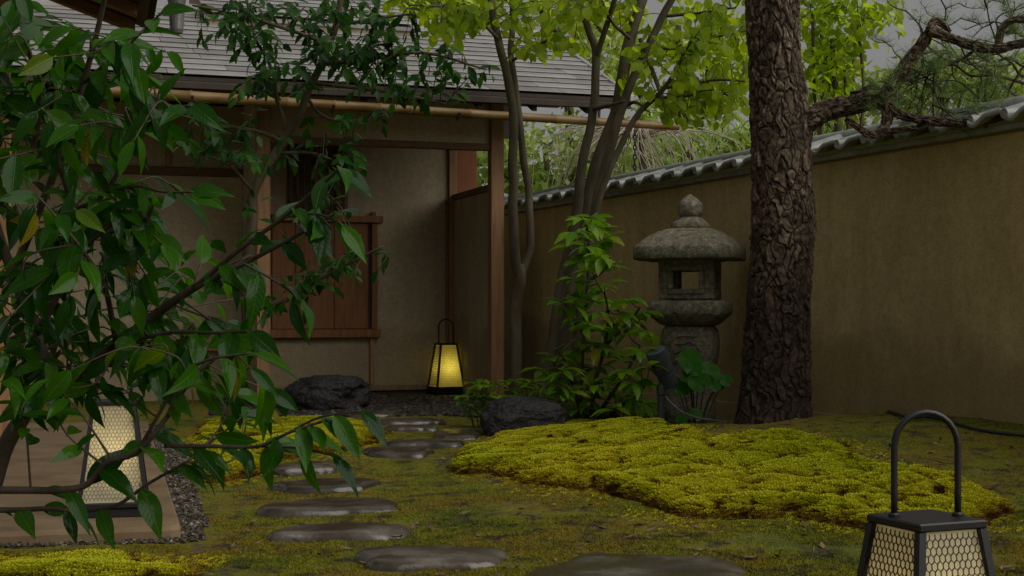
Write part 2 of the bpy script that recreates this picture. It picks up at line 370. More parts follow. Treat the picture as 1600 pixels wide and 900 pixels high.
def stone(i, L, Rr, T, B, label):
    rs = random.Random(100 + i); c0 = hit((L + Rr) / 2, B); c1 = hit((L + Rr) / 2, T)
    d0 = c0.y; thick = 0.030
    # the top stands `thick` above the ground: take that off the far edge
    far = F * (CAM_H - thick - c1.z) / max(T - HZ, 1); ry = min(max((far - d0) / 2 * 1.22, 0.15), 0.42); cy = far - ry * 0.96
    rx = (Rr - L) / 2 / F * cy; cx = ((L + Rr) / 2 - 800) / F * cy; g = gzf(cx, cy)
    n = 64; ph = [rs.uniform(0, 6.28) for _ in range(4)]
    def rad(a): return 1 + 0.09 * math.sin(2 * a + ph[0]) + 0.085 * math.sin(3 * a + ph[1]) + 0.045 * math.sin(5 * a + ph[2]) + 0.02 * math.sin(9 * a + ph[3]) + 0.012 * math.sin(17 * a + ph[1]) - 0.04
    def sq(v): return math.copysign(abs(v) ** 0.74, v)
    v = []; f = []
    rings = [(1.02, -0.06), (1.0, 0.05 * thick), (0.975, 0.42 * thick), (0.935, 0.68 * thick), (0.88, 0.86 * thick), (0.80, 0.97 * thick), (0.66, 1.04 * thick), (0.48, 1.05 * thick), (0.25, 1.02 * thick)]
    for (s, z) in rings:
        for k in range(n):
            a = 2 * math.pi * k / n; r = rad(a) * s
            x = cx + rx * r * sq(math.cos(a)); y = cy + ry * r * sq(math.sin(a))
            dz = 0.026 * (float(fbm(np.array([[x * 6, y * 6, i * 3.1]]), 3, 9)[0]) - 0.45) if z > 0 else 0
            v.append((x, y, g + z + dz))
    v.append((cx, cy, g + 1.0 * thick))
    for l in range(len(rings) - 1):
        for k in range(n): f.append((l * n + k, l * n + (k + 1) % n, (l + 1) * n + (k + 1) % n, (l + 1) * n + k))
    l = (len(rings) - 1) * n
    for k in range(n): f.append((l + k, l + (k + 1) % n, len(v) - 1))
    tag(obj('stepping_stone', mesh('stepping_stone', v, f, True), M['stone']), label, 'stepping stone', 'stepping stones of the garden path')
    stone_polys.append([(v[n + k][0], v[n + k][1]) for k in range(0, n, 2)])
for i, s in enumerate(STONES): stone(i, *s)

# ------------------------------------------------------------------ concrete slab
SLZ = 0.042
def onz(px, py, z): d = F * (CAM_H - z) / (py - HZ); return Vector(((px - 800) / F * d, d, z))
sa = onz(284, 822, SLZ); dirf = Vector((-0.972, -0.235, 0)); dirb = Vector((-0.27, 0.96, 0)).normalized()
outline = [sa, sa + dirb * 4.7, sa + dirb * 4.7 + dirf * 3.2, sa + dirf * 3.2]
def slab_mesh():
    pts = []; 
    for i in range(4):
        p = outline[i]; a = (outline[i - 1] - p).normalized(); c = (outline[(i + 1) % 4] - p).normalized()
        for s in range(5):
            w = s / 4; pts.append(p + a * 0.06 * (1 - w) ** 2 + c * 0.06 * w ** 2)
    cen = sum(pts, Vector()) / len(pts); n = len(pts); v = []; f = []
    for (ins, z) in ((0, -0.05), (0, SLZ - 0.015), (0.006, SLZ - 0.004), (0.018, SLZ)):
        for p in pts: q = p + (cen - p).normalized() * ins; v.append((q.x, q.y, z))
    for l in range(3):
        for k in range(n): f.append((l * n + k, (l * n + (k + 1) % n), (l + 1) * n + (k + 1) % n, (l + 1) * n + k))
    f.append(tuple(3 * n + k for k in range(n))); return mesh('slab', v, f)
tag(obj('paved_slab', slab_mesh(), M['slab']), 'tan concrete slab at the left, set in gravel', 'paving', kind='structure')
slab_poly = [(p.x, p.y) for p in outline]

# ------------------------------------------------------------------ pebbles
ICO = None
def ico():
    import bmesh
    bm = bmesh.new(); bmesh.ops.create_icosphere(bm, subdivisions=1, radius=1); V = np.array([v.co[:] for v in bm.verts]); T = np.array([[v.index for v in f.verts] for f in bm.faces]); bm.free(); return V, T
IV, IT = ico()
def pebbles(name, x, y, size, mat, label, zoff=0.0, flat=0.6):
    n = len(x); V = IV[None] * (1 + 0.25 * RNG.standard_normal((n, len(IV), 1))) * (size[:, None, None])
    V[..., 2] *= flat; V[..., 0] *= RNG.uniform(0.8, 1.4, (n, 1)); a = RNG.uniform(0, 6.28, n)
    X = V[..., 0] * np.cos(a)[:, None] - V[..., 1] * np.sin(a)[:, None]; Y = V[..., 0] * np.sin(a)[:, None] + V[..., 1] * np.cos(a)[:, None]
    Z = V[..., 2] + (gz(x, y) + zoff + RNG.uniform(0, 0.008, n))[:, None]
    W = np.stack([X + x[:, None], Y + y[:, None], Z], -1).reshape(-1, 3); T = (IT[None] + (np.arange(n) * len(IV))[:, None, None]).reshape(-1, 3)
    tint = np.repeat(RNG.uniform(0, 1, n), len(IV)); return tag(obj(name, npmesh(name, W, T, False, tint), mat), label, 'gravel', kind='stuff')
x = RNG.uniform(-3.4, -0.3, 130000); y = RNG.uniform(3.9, 9.6, 130000); din = inpoly(x, y, slab_poly); dd = polydist(x, y, slab_poly)
wid = np.where(y > sa.y + 0.25, 0.12, 0.085) * (0.75 + 0.6 * fbm(np.stack([x * 3, y * 3, x * 0], -1), 2, 3))
k = (~din) & (dd < wid) & (dd > 0.004); x, y = x[k], y[k]
pebbles('gravel', x, y, RNG.uniform(0.0035, 0.0085, len(x)), M['pebble'], 'grey-brown gravel strip round the tan slab')
def strip_pebbles():
    px = RNG.uniform(330, 790, 9000); py = RNG.uniform(618, 650, 9000); h = [onz(a, b_, 0.01) for a, b_ in zip(px, py)]
    x = np.array([p.x for p in h]); y = np.array([p.y for p in h]); return x, y
x, y = strip_pebbles(); k = y < 13.4; x, y = x[k], y[k]
for sp in stone_polys: k = ~inpoly(x, y, sp); x, y = x[k], y[k]
pebbles('dark_gravel', x, y, RNG.uniform(0.010, 0.026, len(x)), M['pebble_dark'], 'dark wet pebbles under the eave of the house')

# ------------------------------------------------------------------ moss carpets and short moss
TUFT_V = []; TUFT_T = []
for k in range(5):
    a = k * 2 * math.pi / 5; e = 0.55 if k % 2 else 0.95; w = 0.32
    n0 = len(TUFT_V); TUFT_V += [(0.10 * math.cos(a + 1.57), 0.10 * math.sin(a + 1.57), -0.2), (0.10 * math.cos(a - 1.57), 0.10 * math.sin(a - 1.57), -0.2), (e * math.cos(a) - w * math.sin(a), e * math.sin(a) + w * math.cos(a), 0.72), (e * math.cos(a) + w * math.sin(a), e * math.sin(a) - w * math.cos(a), 0.72), (e * 1.25 * math.cos(a), e * 1.25 * math.sin(a), 1.0)]
    TUFT_T += [(n0, n0 + 3, n0 + 2), (n0 + 2, n0 + 3, n0 + 4)]
TUFT_V = np.array(TUFT_V); TUFT_T = np.array(TUFT_T)
def carpet(pxs, label, density, seed, hs=1.0):
    poly = groundpoly(pxs); xs = [p.x for p in poly]; ys = [p.y for p in poly]
    def height(x, y):
        d = polydist(x, y, poly) * np.where(inpoly(x, y, poly), 1, -1)
        d = d + 0.34 * (fbm(np.stack([x * 5.5, y * 5.5, x * 0], -1), 4, seed) - 0.47)
        e = np.clip(d / 0.13, 0, 1); prof = e * (2 - e)
        f1, f2, _ = worley2(np.stack([x * 4.6 + 1.6 * (fbm(np.stack([x * 6, y * 6, x * 0], -1), 3, 77) - .47), y * 3.6 + 1.6 * (fbm(np.stack([x * 6, y * 6, x * 0 + 5], -1), 3, 78) - .47)], -1), seed)
        lump = np.clip((f2 - f1) * 2.6, 0, 1) ** 0.5
        big = fbm(np.stack([x * 2.2, y * 2.2, x * 0], -1), 3, seed + 3)
        h = hs * prof * (0.010 + 0.034 * lump + 0.05 * (big - 0.3)) + np.minimum(d, 0) * 0.6
        return h, lump * np.clip(e * 1.3, 0, 1), d
    st = 0.02; X, Y = np.meshgrid(np.arange(min(xs) - .12, max(xs) + .12, st), np.arange(min(ys) - .12, max(ys) + .12, st), indexing='ij')
    h, l, d = height(X, Y); n1, n2 = X.shape; I = np.arange(n1 * n2).reshape(n1, n2); keep = (d > -0.05); kq = keep[:-1, :-1] & keep[1:, :-1] & keep[1:, 1:] & keep[:-1, 1:]
    q = np.stack([I[:-1, :-1], I[1:, :-1], I[1:, 1:], I[:-1, 1:]], -1)[kq]
    V = np.stack([X, Y, gz(X, Y) + h - 0.006], -1).reshape(-1, 3); used = np.unique(q); mp = np.zeros(n1 * n2, int); mp[used] = np.arange(len(used))
    TT = np.concatenate([mp[q][:, [0, 1, 2]], mp[q][:, [0, 2, 3]]]); VV = V[used]; tt = (0.02 + 0.25 * l.reshape(-1)[used])
    area = (max(xs) - min(xs)) * (max(ys) - min(ys)); n = int(area * density)
    x = RNG.uniform(min(xs), max(xs), n); y = RNG.uniform(min(ys), max(ys), n); h, l, d = height(x, y); k = (d > -0.012) | ((d > -0.22) & (RNG.uniform(0, 1, n) < 0.45 * np.exp(d / 0.07))); x, y, h, l, d = x[k], y[k], np.maximum(h[k], -0.002), l[k], d[k]; n = len(x)
    s = RNG.uniform(0.0045, 0.0115, n) * (0.8 + 0.35 * l); a = RNG.uniform(0, 6.28, n)
    # lean outward with the local slope
    e = 0.01; hx = (height(x + e, y)[0] - h) / e; hy = (height(x, y + e)[0] - h) / e
    lx = -np.clip(hx, -1.5, 1.5) * 0.7 + RNG.normal(0, 0.25, n); ly = -np.clip(hy, -1.5, 1.5) * 0.7 + RNG.normal(0, 0.25, n)
    W = TUFT_V[None] * s[:, None, None]; c, sn = np.cos(a)[:, None], np.sin(a)[:, None]
    zz = W[..., 2]; Xw = W[..., 0] * c - W[..., 1] * sn + lx[:, None] * zz + x[:, None]; Yw = W[..., 0] * sn + W[..., 1] * c + ly[:, None] * zz + y[:, None]
    Zw = zz + (gz(x, y) + h)[:, None]; W = np.stack([Xw, Yw, Zw], -1).reshape(-1, 3)
    brown = fbm(np.stack([x * 15, y * 12, x * 0], -1), 3, seed + 9); base = np.clip(0.10 + 0.95 * np.clip(l * 1.35 - 0.12, 0, 1) - 7.0 * np.clip(brown - 0.555, 0, 1) + RNG.normal(0, 0.14, n), 0, 1)
    base = np.where(d < 0, RNG.uniform(0.12, 0.6, n), base)
    tip = np.clip(TUFT_V[:, 2], 0, 1); tint = np.clip(base[:, None] * (0.62 + 0.38 * tip[None]), 0, 1).reshape(-1)
    T = (TUFT_T[None] + (np.arange(n) * len(TUFT_V))[:, None, None]).reshape(-1, 3) + len(VV)
    me = npmesh('moss_carpet', np.concatenate([VV, W]), np.concatenate([TT, T]), False, np.concatenate([tt, tint]))
    tag(obj('moss_carpet', me, M['carpet']), label, 'moss', kind='stuff'); return [(p.x, p.y) for p in poly]
C1 = carpet([(706, 738), (735, 705), (790, 684), (860, 670), (940, 664), (1030, 667), (1090, 684), (1150, 690), (1230, 690), (1290, 696), (1340, 712), (1400, 735), (1470, 748), (1535, 775), (1590, 805), (1560, 818), (1480, 832), (1380, 835), (1300, 818), (1235, 806), (1160, 815), (1085, 815), (1030, 800), (975, 783), (900, 768), (850, 757), (780, 745)], 'bright yellow-green cushion moss covering the mound at the right', 16000, 3)
C2 = carpet([(322, 760), (300, 700), (320, 668), (400, 660), (520, 664), (600, 672), (606, 684), (560, 700), (500, 712), (430, 720), (420, 742), (370, 752)], 'smaller yellow-green moss patch left of the path under the leaves', 15000, 8)
C3 = carpet([(-40, 905), (-40, 872), (80, 866), (180, 868), (280, 876), (330, 892), (300, 915), (100, 930)], 'low green moss at the bottom left corner', 15000, 14, 0.22)
def short_moss(n):
    px = RNG.uniform(-60, 1660, n); py = 650 + 262 * RNG.uniform(0, 1, n) ** 0.85; d = F * CAM_H / (py - HZ)
    for _ in range(3): x = (px - 800) / F * d; d = F * (CAM_H - gz(x, d)) / (py - HZ)
    x = (px - 800) / F * d; y = d; ok = (d > 2.2) & (d < 11.5) & ~inpoly(x, y, slab_poly) & (polydist(x, y, slab_poly) > 0.12)
    x, y = x[ok], y[ok]
    shr = [[(sum(q[0] for q in sp) / len(sp) * .06 + a * .94, sum(q[1] for q in sp) / len(sp) * .06 + c * .94) for a, c in sp] for sp in stone_polys]
    for sp in shr + [C1, C2]: k = ~inpoly(x, y, sp); x, y = x[k], y[k]
    k = fbm(np.stack([x * 5, y * 5, x * 0], -1), 4, 31) + RNG.normal(0, 0.06, len(x)) < 0.55; x, y = x[k], y[k]; n = len(x)
    z = gz(x, y) + 0.016 * (fbm(np.stack([x * 7, y * 7, x * 0], -1), 4, 21) - 0.47); s = RNG.uniform(0.003, 0.0078, n); a = RNG.uniform(0, 6.28, n); w = s * 0.36
    lx, ly = RNG.normal(0, 0.5, (2, n)) * s
    V = np.stack([np.stack([x - w * np.cos(a), y - w * np.sin(a), z - 0.002], -1), np.stack([x + w * np.cos(a), y + w * np.sin(a), z - 0.002], -1), np.stack([x + lx, y + ly, z + s], -1)], 1).reshape(-1, 3)
    tag(obj('short_moss', npmesh('short_moss', V, np.arange(3 * n).reshape(n, 3)), M['moss']), 'short olive moss over the soil beside the stepping stones', 'moss', kind='stuff')
short_moss(480000)

def litter(n):
    px = RNG.uniform(300, 1640, n); py = RNG.uniform(655, 905, n); h = [hit(a, c) for a, c in zip(px[:n], py[:n])]; h = [p for p in h if p.y < 11 and not inpoly(p.x, p.y, slab_poly)]
    V = []; T = []
    for p in h:
        a = random.uniform(0, 6.28); L = random.uniform(0.008, 0.03); w = L * random.choice((0.06, 0.06, 0.35)); u = Vector((math.cos(a), math.sin(a), random.gauss(0, .2))) * L; v = Vector((-math.sin(a), math.cos(a), random.gauss(0, .3))) * w; q = p + Vector((0, 0, 0.010)); k = len(V)
        V += [q - u, q + v, q + u + Vector((0, 0, .004)), q - v]; T.append((k, k + 1, k + 2, k + 3))
    tag(obj('leaf_litter', npmesh('leaf_litter', np.array([p[:] for p in V]), np.array(T), False, np.repeat(RNG.uniform(0, 1, len(T)), 4)), tintmat('dead_leaf', [(0.03, 0.016, 0.008), (0.10, 0.055, 0.022), (0.20, 0.14, 0.07)], 0.7)), 'small dead leaves and needles scattered over the mossy ground', 'litter', kind='stuff')
litter(1500)

# ------------------------------------------------------------------ garden wall with tiled coping
WA = Vector((3.40, 4.55, 0)); WB = Vector((-0.75, 14.7, 0)); wl = (WB - WA).length; wu = (WB - WA).normalized(); wn = Vector((-wu.y, wu.x, 0))
if wn.x > 0: wn = -wn             # towards the garden
def WT(p): return WA + wu * p.x + wn * p.y + Vector((0, 0, p.z))
WTOP = 1.635
gw = thing('garden_wall', WA, 'long ochre plaster garden wall with a grey tile coping', 'wall')
mb = MB(); mb.box((0, -0.26, -0.3), (wl, 0, WTOP), WT, 0.012); mb.build('wall_body', M['gwall'], gw)
mb = MB(); mb.box((0, 0.0, -0.2), (wl, 0.018, 0.16), WT, 0.006); mb.build('plinth', M['gwall'], gw)
mb = MB(); mb.box((0, -0.30, WTOP), (wl, 0.05, WTOP + 0.03), WT, 0.004); mb.build('coping_board', M['tile'], gw)
mb = MB(); mb.tube([WT(Vector((0, -0.13, WTOP + 0.145))), WT(Vector((wl, -0.13, WTOP + 0.145)))], 0.045, 12); mb.build('ridge_roll', M['tile'], gw, True)
TW = 0.27
def tile_mesh():
    """one S-shaped pantile, from the ridge down to the drip edge; local x along the wall, y out"""
    nx_, ny_ = 14, 5; v = []; f = []
    def prof(s): return 0.022 * math.sin(2 * math.pi * s - 0.6) + 0.008 * math.sin(4 * math.pi * s)
    for lay in (0, -0.016):
        for j in range(ny_ + 1):
            tt = j / ny_; y = -0.13 + 0.27 * tt; z = 0.115 - 0.080 * tt
            for i in range(nx_ + 1):
                s = i / nx_; v.append((TW * (s * 1.04 - 0.02), y, WTOP + 0.055 + z - 0.02 + prof(s) + lay))
    A = (nx_ + 1) * (ny_ + 1)
    for j in range(ny_):
        for i in range(nx_):
            a = j * (nx_ + 1) + i; f.append((a, a + 1, a + nx_ + 2, a + nx_ + 1)); f.append((A + a, A + a + nx_ + 1, A + a + nx_ + 2, A + a + 1))
    for i in range(nx_):
        a = ny_ * (nx_ + 1) + i; f.append((a, a + 1, A + a + 1, A + a)); f.append((A + i, A + i + 1, i + 1, i))
    for j in range(ny_):
        a = j * (nx_ + 1); f.append((a, a + nx_ + 1, A + a + nx_ + 1, A + a)); a += nx_; f.append((a + nx_ + 1, a, A + a, A + a + nx_ + 1))
    # front lip
    n0 = len(v)
    for i in range(nx_ + 1):
        s = i / nx_; z = WTOP + 0.055 + 0.035 - 0.02 + prof(s); x = TW * (s * 1.04 - 0.02)
        v += [(x, 0.1405, z + 0.002), (x, 0.153, z), (x, 0.153, z - 0.024), (x, 0.1405, z - 0.024)]
    for i in range(nx_):
        for q in range(4): a = n0 + i * 4 + q; b_ = n0 + i * 4 + (q + 1) % 4; f.append((a, b_, b_ + 4, a + 4))
    return mesh('coping_tile', v, f, True)
def roll_mesh():
    mb = MB(); n = 14
    mb.tube([(0, 0.118, WTOP + 0.062), (0, 0.166, WTOP + 0.058)], 0.026, n); return mesh('tile_roll_end', mb.v, mb.f)
tm = tile_mesh(); rm = roll_mesh(); ang = math.atan2(wu.y, wu.x)
flip = (Matrix.Rotation(ang, 3, 'Z') @ Vector((0, 1, 0))).dot(wn) < 0
for k in range(int(wl / TW)):
    Mx = Matrix.Translation(WT(Vector((k * TW + (TW if flip else 0), 0, 0)))) @ Matrix.Rotation(ang + (math.pi if flip else 0), 4, 'Z') @ Matrix.Rotation(random.gauss(0, 0.006), 4, 'X')
    o1 = put('coping_tile', tm, M['tile'], gw, Mx)
    put('tile_roll_end', rm, M['tile'], gw, Mx)
mb = MB(); mb.box((0, -0.44, WTOP + 0.032), (wl, -0.14, WTOP + 0.05), lambda p: WT(Vector((p.x, p.y, p.z + (p.y + 0.44) * 0.45))), 0.003); mb.build('rear_coping', M['tile'], gw)

# ------------------------------------------------------------------ tea house
HA = R(18); hu = Vector((math.cos(HA), math.sin(HA), 0)); hw = Vector((-math.sin(HA), math.cos(HA), 0)); H0 = Vector((-0.135, 12.0, 0))
def HT(p): return H0 + hu * p.x + hw * p.y + Vector((0, 0, p.z))
def hp(px, py, w):
    """pixel on the house plane `w` metres behind the front posts -> (u, z)"""
    s = (px - 800) / F; o_ = H0 + hw * w; u = (s * o_.y - o_.x) / (hu.x - s * hu.y); d = o_.y + u * hu.y
    return u, CAM_H + (HZ - py) / F * d
def U(px, w): return hp(px, 485, w)[0]
hs_ = thing('tea_house', H0, 'old wooden tea house with earthen walls and a low shingled roof', 'house')
def hbox(name, u0, u1, w0, w1, z0, z1, mat, parent=None, bev=0.004):
    mb = MB(); mb.box((min(u0, u1), w0, z0), (max(u0, u1), w1, z1), HT, bev); return mb.build(name, M[mat], parent or hs_)
BW = 1.16      # the recessed back wall
zb = -0.05
uR0, uR1 = U(765, 0), U(785, 0); uL0, uL1 = U(400, 0), U(421, 0)
ZLINT = hp(650, 226, 0)[1]
hbox('post', uR0, uR1, -0.05, 0.06, zb, 2.50, 'post'); hbox('post', uL0, uL1, -0.05, 0.06, zb, 2.50, 'post')
hbox('lintel', uL1 + .001, uR0 - .001, -0.03, 0.045, ZLINT - 0.03, ZLINT + 0.025, 'beam')
hbox('upper_wall', uL1 + .001, uR0 - .001, -0.005, 0.03, ZLINT + 0.026, 2.5, 'wall')
uc = U(697, BW)
hbox('back_wall', -4.6, uc + 0.02, BW, BW + 0.12, 0.05, 2.55, 'wall')
hbox('base_board', -4.6, uc - 0.002, BW - 0.022, BW - 0.001, 0.035, 0.085, 'bamboo_dark')
hbox('foundation', -4.6, 0.1, BW + 0.002, BW + 0.2, -0.2, 0.0495, 'soffit')
# right side wall running back from the post, with its rail
hbox('side_wall', uR0 + 0.012, uR1 - 0.03, 0.061, BW - 0.002, 0.0, 1.77, 'wall')
hbox('side_rail', uR0 - 0.005, uR1 - 0.012, 0.0615, BW - 0.003, 1.771, 1.825, 'beam')
hbox('corner_post', uc + 0.022, uc + 0.095, BW - 0.03, BW + 0.09, 0.05, 2.5, 'post')
ub0, _ = hp(713, 260, BW + 0.25); ub1, _ = hp(745, 260, BW + 0.25)
hbox('red_panel', ub0, ub1, BW + 0.25, BW + 0.28, 1.2, 2.5, 'redwood')
hbox('corner_batten', uc - 0.012, uc + 0.006, BW - 0.016, BW - 0.002, 0.09, 1.77, 'bamboo_dark')
# wooden sliding panel on the back wall
pu0, pz1 = hp(424, 346, BW); pu1, pz0 = hp(588, 514, BW)
pn = hbox('panel_backing', pu0, pu1 - .03, BW - 0.02, BW - 0.003, pz0, pz1, 'darkwood')
seams = [424, 460, 521, 574]
for a, c in zip(seams[:-1], seams[1:]):
    hbox('board', U(a, BW) + 0.002, U(c, BW) - 0.002, BW - 0.04, BW - 0.0205, pz0 + .003, pz1 - .003, 'board', pn, 0.003)
hbox('panel_stile', U(579, BW), pu1, BW - 0.055, BW - 0.0035, pz0 - 0.0, pz1 + 0.0, 'board')
hbox('panel_top_rail', pu0 - 0.01, U(596, BW), BW - 0.08, BW - 0.0035, pz1 + .001, pz1 + 0.062, 'board')
hbox('panel_bottom_rail', pu0 - 0.02, U(592, BW), BW - 0.075, BW - 0.0035, pz0 - 0.075, pz0 - .001, 'board')
hbox('panel_peg', U(579, BW), U(586, BW), BW - 0.04, BW - 0.0035, pz1 + 0.063, pz1 + 0.10, 'board')
hbox('panel_leg', U(577.5, BW), U(584, BW), BW - 0.03, BW - 0.0035, 0.0865, pz0 - 0.076, 'post')
# lattice window with bamboo bars
wu0, wz1 = hp(448, 226, BW); wu1, wz0 = hp(543, 333, BW)
wz0 = pz1 + 0.068
def rounded(u0, u1, z0, z1, w, r, mat, name, parent):
    v = []; 
    for (cu, cz, a0) in ((u1 - r, z1 - r, 0), (u0 + r, z1 - r, 90), (u0 + r, z0 + r, 180), (u1 - r, z0 + r, 270)):
        for q in range(7): a = R(a0 + 15 * q); v.append((cu + r * math.cos(a), cz + r * math.sin(a)))
    n = len(v); V = [HT(Vector((p[0], w, p[1]))) for p in v] + [HT(Vector((p[0], w - 0.008, p[1]))) for p in v]
    f = [tuple(range(n)), tuple(range(2 * n - 1, n - 1, -1))] + [(k, (k + 1) % n, n + (k + 1) % n, n + k) for k in range(n)]
    return obj(name, mesh(name, V, f), M[mat], parent)
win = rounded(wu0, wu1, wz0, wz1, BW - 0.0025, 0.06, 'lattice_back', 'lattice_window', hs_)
nb = 9
for k in range(nb):
    u = wu0 + (wu1 - wu0) * (k + 0.5) / nb; mb = MB(); mb.tube([HT(Vector((u, BW - 0.026, wz0 + .01))), HT(Vector((u, BW - 0.026, wz1 - .01)))], 0.0075, 6); mb.build('reed_bar', M['bamboo_dark'], win, True)
for k in range(8):
    z = wz0 + (wz1 - wz0) * (k + 0.5) / 8; mb = MB(); mb.tube([HT(Vector((wu0 + .01, BW - 0.0165, z))), HT(Vector((wu1 - .01, BW - 0.0165, z)))], 0.006, 6); mb.build('reed_bar', M['bamboo_dark'], win, True)
for px in (492, 526):
    u = U(px, BW); mb = MB(); mb.tube([HT(Vector((u, BW - 0.052, wz0 - 0.02))), HT(Vector((u, BW - 0.052, wz1 + 0.25)))], 0.017, 8); mb.build('bamboo_bar', M['bamboo'], win, True)
# left bay: front wall with beams
WL = 0.80; zB = hp(300, 268, WL)[1]; uFL = -4.6; zr = hp(300, 543, WL)[1]
hbox('beam', uFL, uL0 - .001, WL, WL + 0.08, zB - 0.035, zB + 0.035, 'beam')
hbox('upper_wall', uFL, uL0 - .001, WL + 0.03, WL + 0.07, zB + 0.036, 2.5, 'wall')
hbox('front_wall', uFL, uL0 - .001, WL + 0.02, WL + 0.10, zr + 0.031, zB - 0.036, 'wall')
hbox('sill', uFL, uL0 - .001, WL - 0.03, WL + 0.10, zr - 0.03, zr + 0.03, 'post')
hbox('lower_wall', uFL, uL0 - .001, WL + 0.03, WL + 0.10, -0.05, zr - 0.031, 'wall')
hbox('return_wall', uL0 - 0.0, uL0 + 0.05, 0.062, BW - 0.002, -0.05, 2.5, 'wall')
for px in (95, 255): u = U(px, WL); hbox('stud', u - 0.03, u + 0.03, WL - 0.005, WL + 0.0295, -0.05, zr - 0.031, 'post')
u = U(263, WL); hbox('stud', u - 0.022, u + 0.022, WL - 0.005, WL + 0.0295, zB + 0.036, 2.5, 'post')
# roof: plates in courses, fascia, soffit
EW = -0.72; EZ = 2.44; SL = 0.425; RUN = 2.05; uRE = U(985, EW); uLE = -5.2
roof = None
def RT(p): return HT(Vector((p.x, EW + p.y, EZ + 0.05 + p.y * SL + p.z)))       # x along the eave, y up the slope (run), z normal-ish
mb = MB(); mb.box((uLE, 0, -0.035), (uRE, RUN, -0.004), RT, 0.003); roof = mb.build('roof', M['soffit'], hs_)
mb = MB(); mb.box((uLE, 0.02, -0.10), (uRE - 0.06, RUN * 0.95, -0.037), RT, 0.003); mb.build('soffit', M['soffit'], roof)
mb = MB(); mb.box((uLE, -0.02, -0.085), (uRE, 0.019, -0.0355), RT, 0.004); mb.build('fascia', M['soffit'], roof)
CN = 13; cw = RUN / CN; PL = 0.62
def plate_mesh(L):
    mb = MB(); v = []
    def T(p): return Vector((p.x, p.y, p.z + (0.018 if p.y < 0.01 else 0.0) + p.y * SL))
    mb.box((0.0015, -0.012, 0.0), (L - 0.0015, cw + 0.03, 0.009), T, 0.002); return mesh('roof_plate', mb.v, mb.f)
pmesh = plate_mesh(PL); hrot = Matrix.Rotation(HA, 4, 'Z')
def course(u0, u1, k, base, ew, ez, parent):
    off = random.uniform(0, PL); u = u0 - off
    while u < u1:
        a = max(u, u0); L = min(u + PL, u1) - a
        if L > 0.03:
            Mx = Matrix.Translation(HT(Vector((a, ew + k * cw, ez + k * cw * SL + base + random.uniform(0, 0.002))))) @ hrot @ Matrix.Diagonal((L / PL, 1, 1, 1))
            put('roof_plate', pmesh, M['plate'], parent, Mx)
        u += PL
for k in range(CN): course(uLE + 0.02, uRE + 0.01, k, 0.0, EW, EZ + 0.05, roof)
mb = MB(); mb.box((uLE, RUN - 0.08, 0.012), (uRE - 0.02, RUN + 0.12, 0.075), RT, 0.01); mb.build('ridge_cap', M['plate'], roof)
mb = MB(); mb.box((uRE - 0.01, -0.02, -0.07), (uRE + 0.03, RUN, 0.034), RT, 0.005); mb.build('verge_board', M['plate'], roof)
mb = MB(); mb.add([HT(Vector((uLE, EW + RUN + 0.1, 2.4))), HT(Vector((uRE - 0.3, EW + RUN + 0.1, 2.4))), HT(Vector((uRE - 0.3, EW + RUN + 0.1, EZ + RUN * SL))), HT(Vector((uLE, EW + RUN + 0.1, EZ + RUN * SL))),
                   HT(Vector((uLE, EW + RUN + 0.16, 2.4))), HT(Vector((uRE - 0.3, EW + RUN + 0.16, 2.4))), HT(Vector((uRE - 0.3, EW + RUN + 0.16, EZ + RUN * SL))), HT(Vector((uLE, EW + RUN + 0.16, EZ + RUN * SL)))],
                  [(0, 1, 2, 3), (7, 6, 5, 4), (0, 4, 5, 1), (1, 5, 6, 2), (2, 6, 7, 3), (3, 7, 4, 0)]); mb.build('gable_wall', M['soffit'], hs_)
# upper roof tier, set back
U2 = U(318, 0.95); U2R = U(640, 1.2)
up = hbox('upper_roof', U2, U2R, 0.95, 2.7, EZ + 0.05 + (0.95 - EW) * SL + 0.06, EZ + 0.05 + (0.95 - EW) * SL + 0.10, 'plate', hs_)
z2 = EZ + 0.05 + (0.95 - EW) * SL + 0.105
for k in range(9): course(U2, U2R, k, 0.0, 0.95, z2, up)
mb = MB(); mb.add([HT(Vector((U2 + .02, 1.0, 3.1))), HT(Vector((U2R - .02, 1.0, 3.1))), HT(Vector((U2R - .02, 2.5, 3.1))), HT(Vector((U2 + .02, 2.5, 3.1))), HT(Vector((U2 + .02, 0.97, z2 - .003))), HT(Vector((U2R - .02, 0.97, z2 - .003))), HT(Vector((U2R - .02, 2.5, z2 + 1.53 * SL - .012))), HT(Vector((U2 + .02, 2.5, z2 + 1.53 * SL - .012)))],
                  [(0, 3, 2, 1), (4, 5, 6, 7), (0, 1, 5, 4), (1, 2, 6, 5), (2, 3, 7, 6), (3, 0, 4, 7)]); mb.build('upper_roof_core', M['wall'], up)
# rafters under the eave
for k in range(13):
    u = uRE - 0.35 - k * 0.46
    mb = MB(); mb.box((u - 0.022, 0.05, -0.155), (u + 0.022, 1.9, -0.1005), RT, 0.003); mb.build('rafter', M['darkwood'], roof)
mb = MB(); mb.box((-4.6, -0.045, 2.5), (uRE - 0.35, 0.06, 2.575), HT, 0.004); mb.build('wall_plate', M['beam'], hs_)
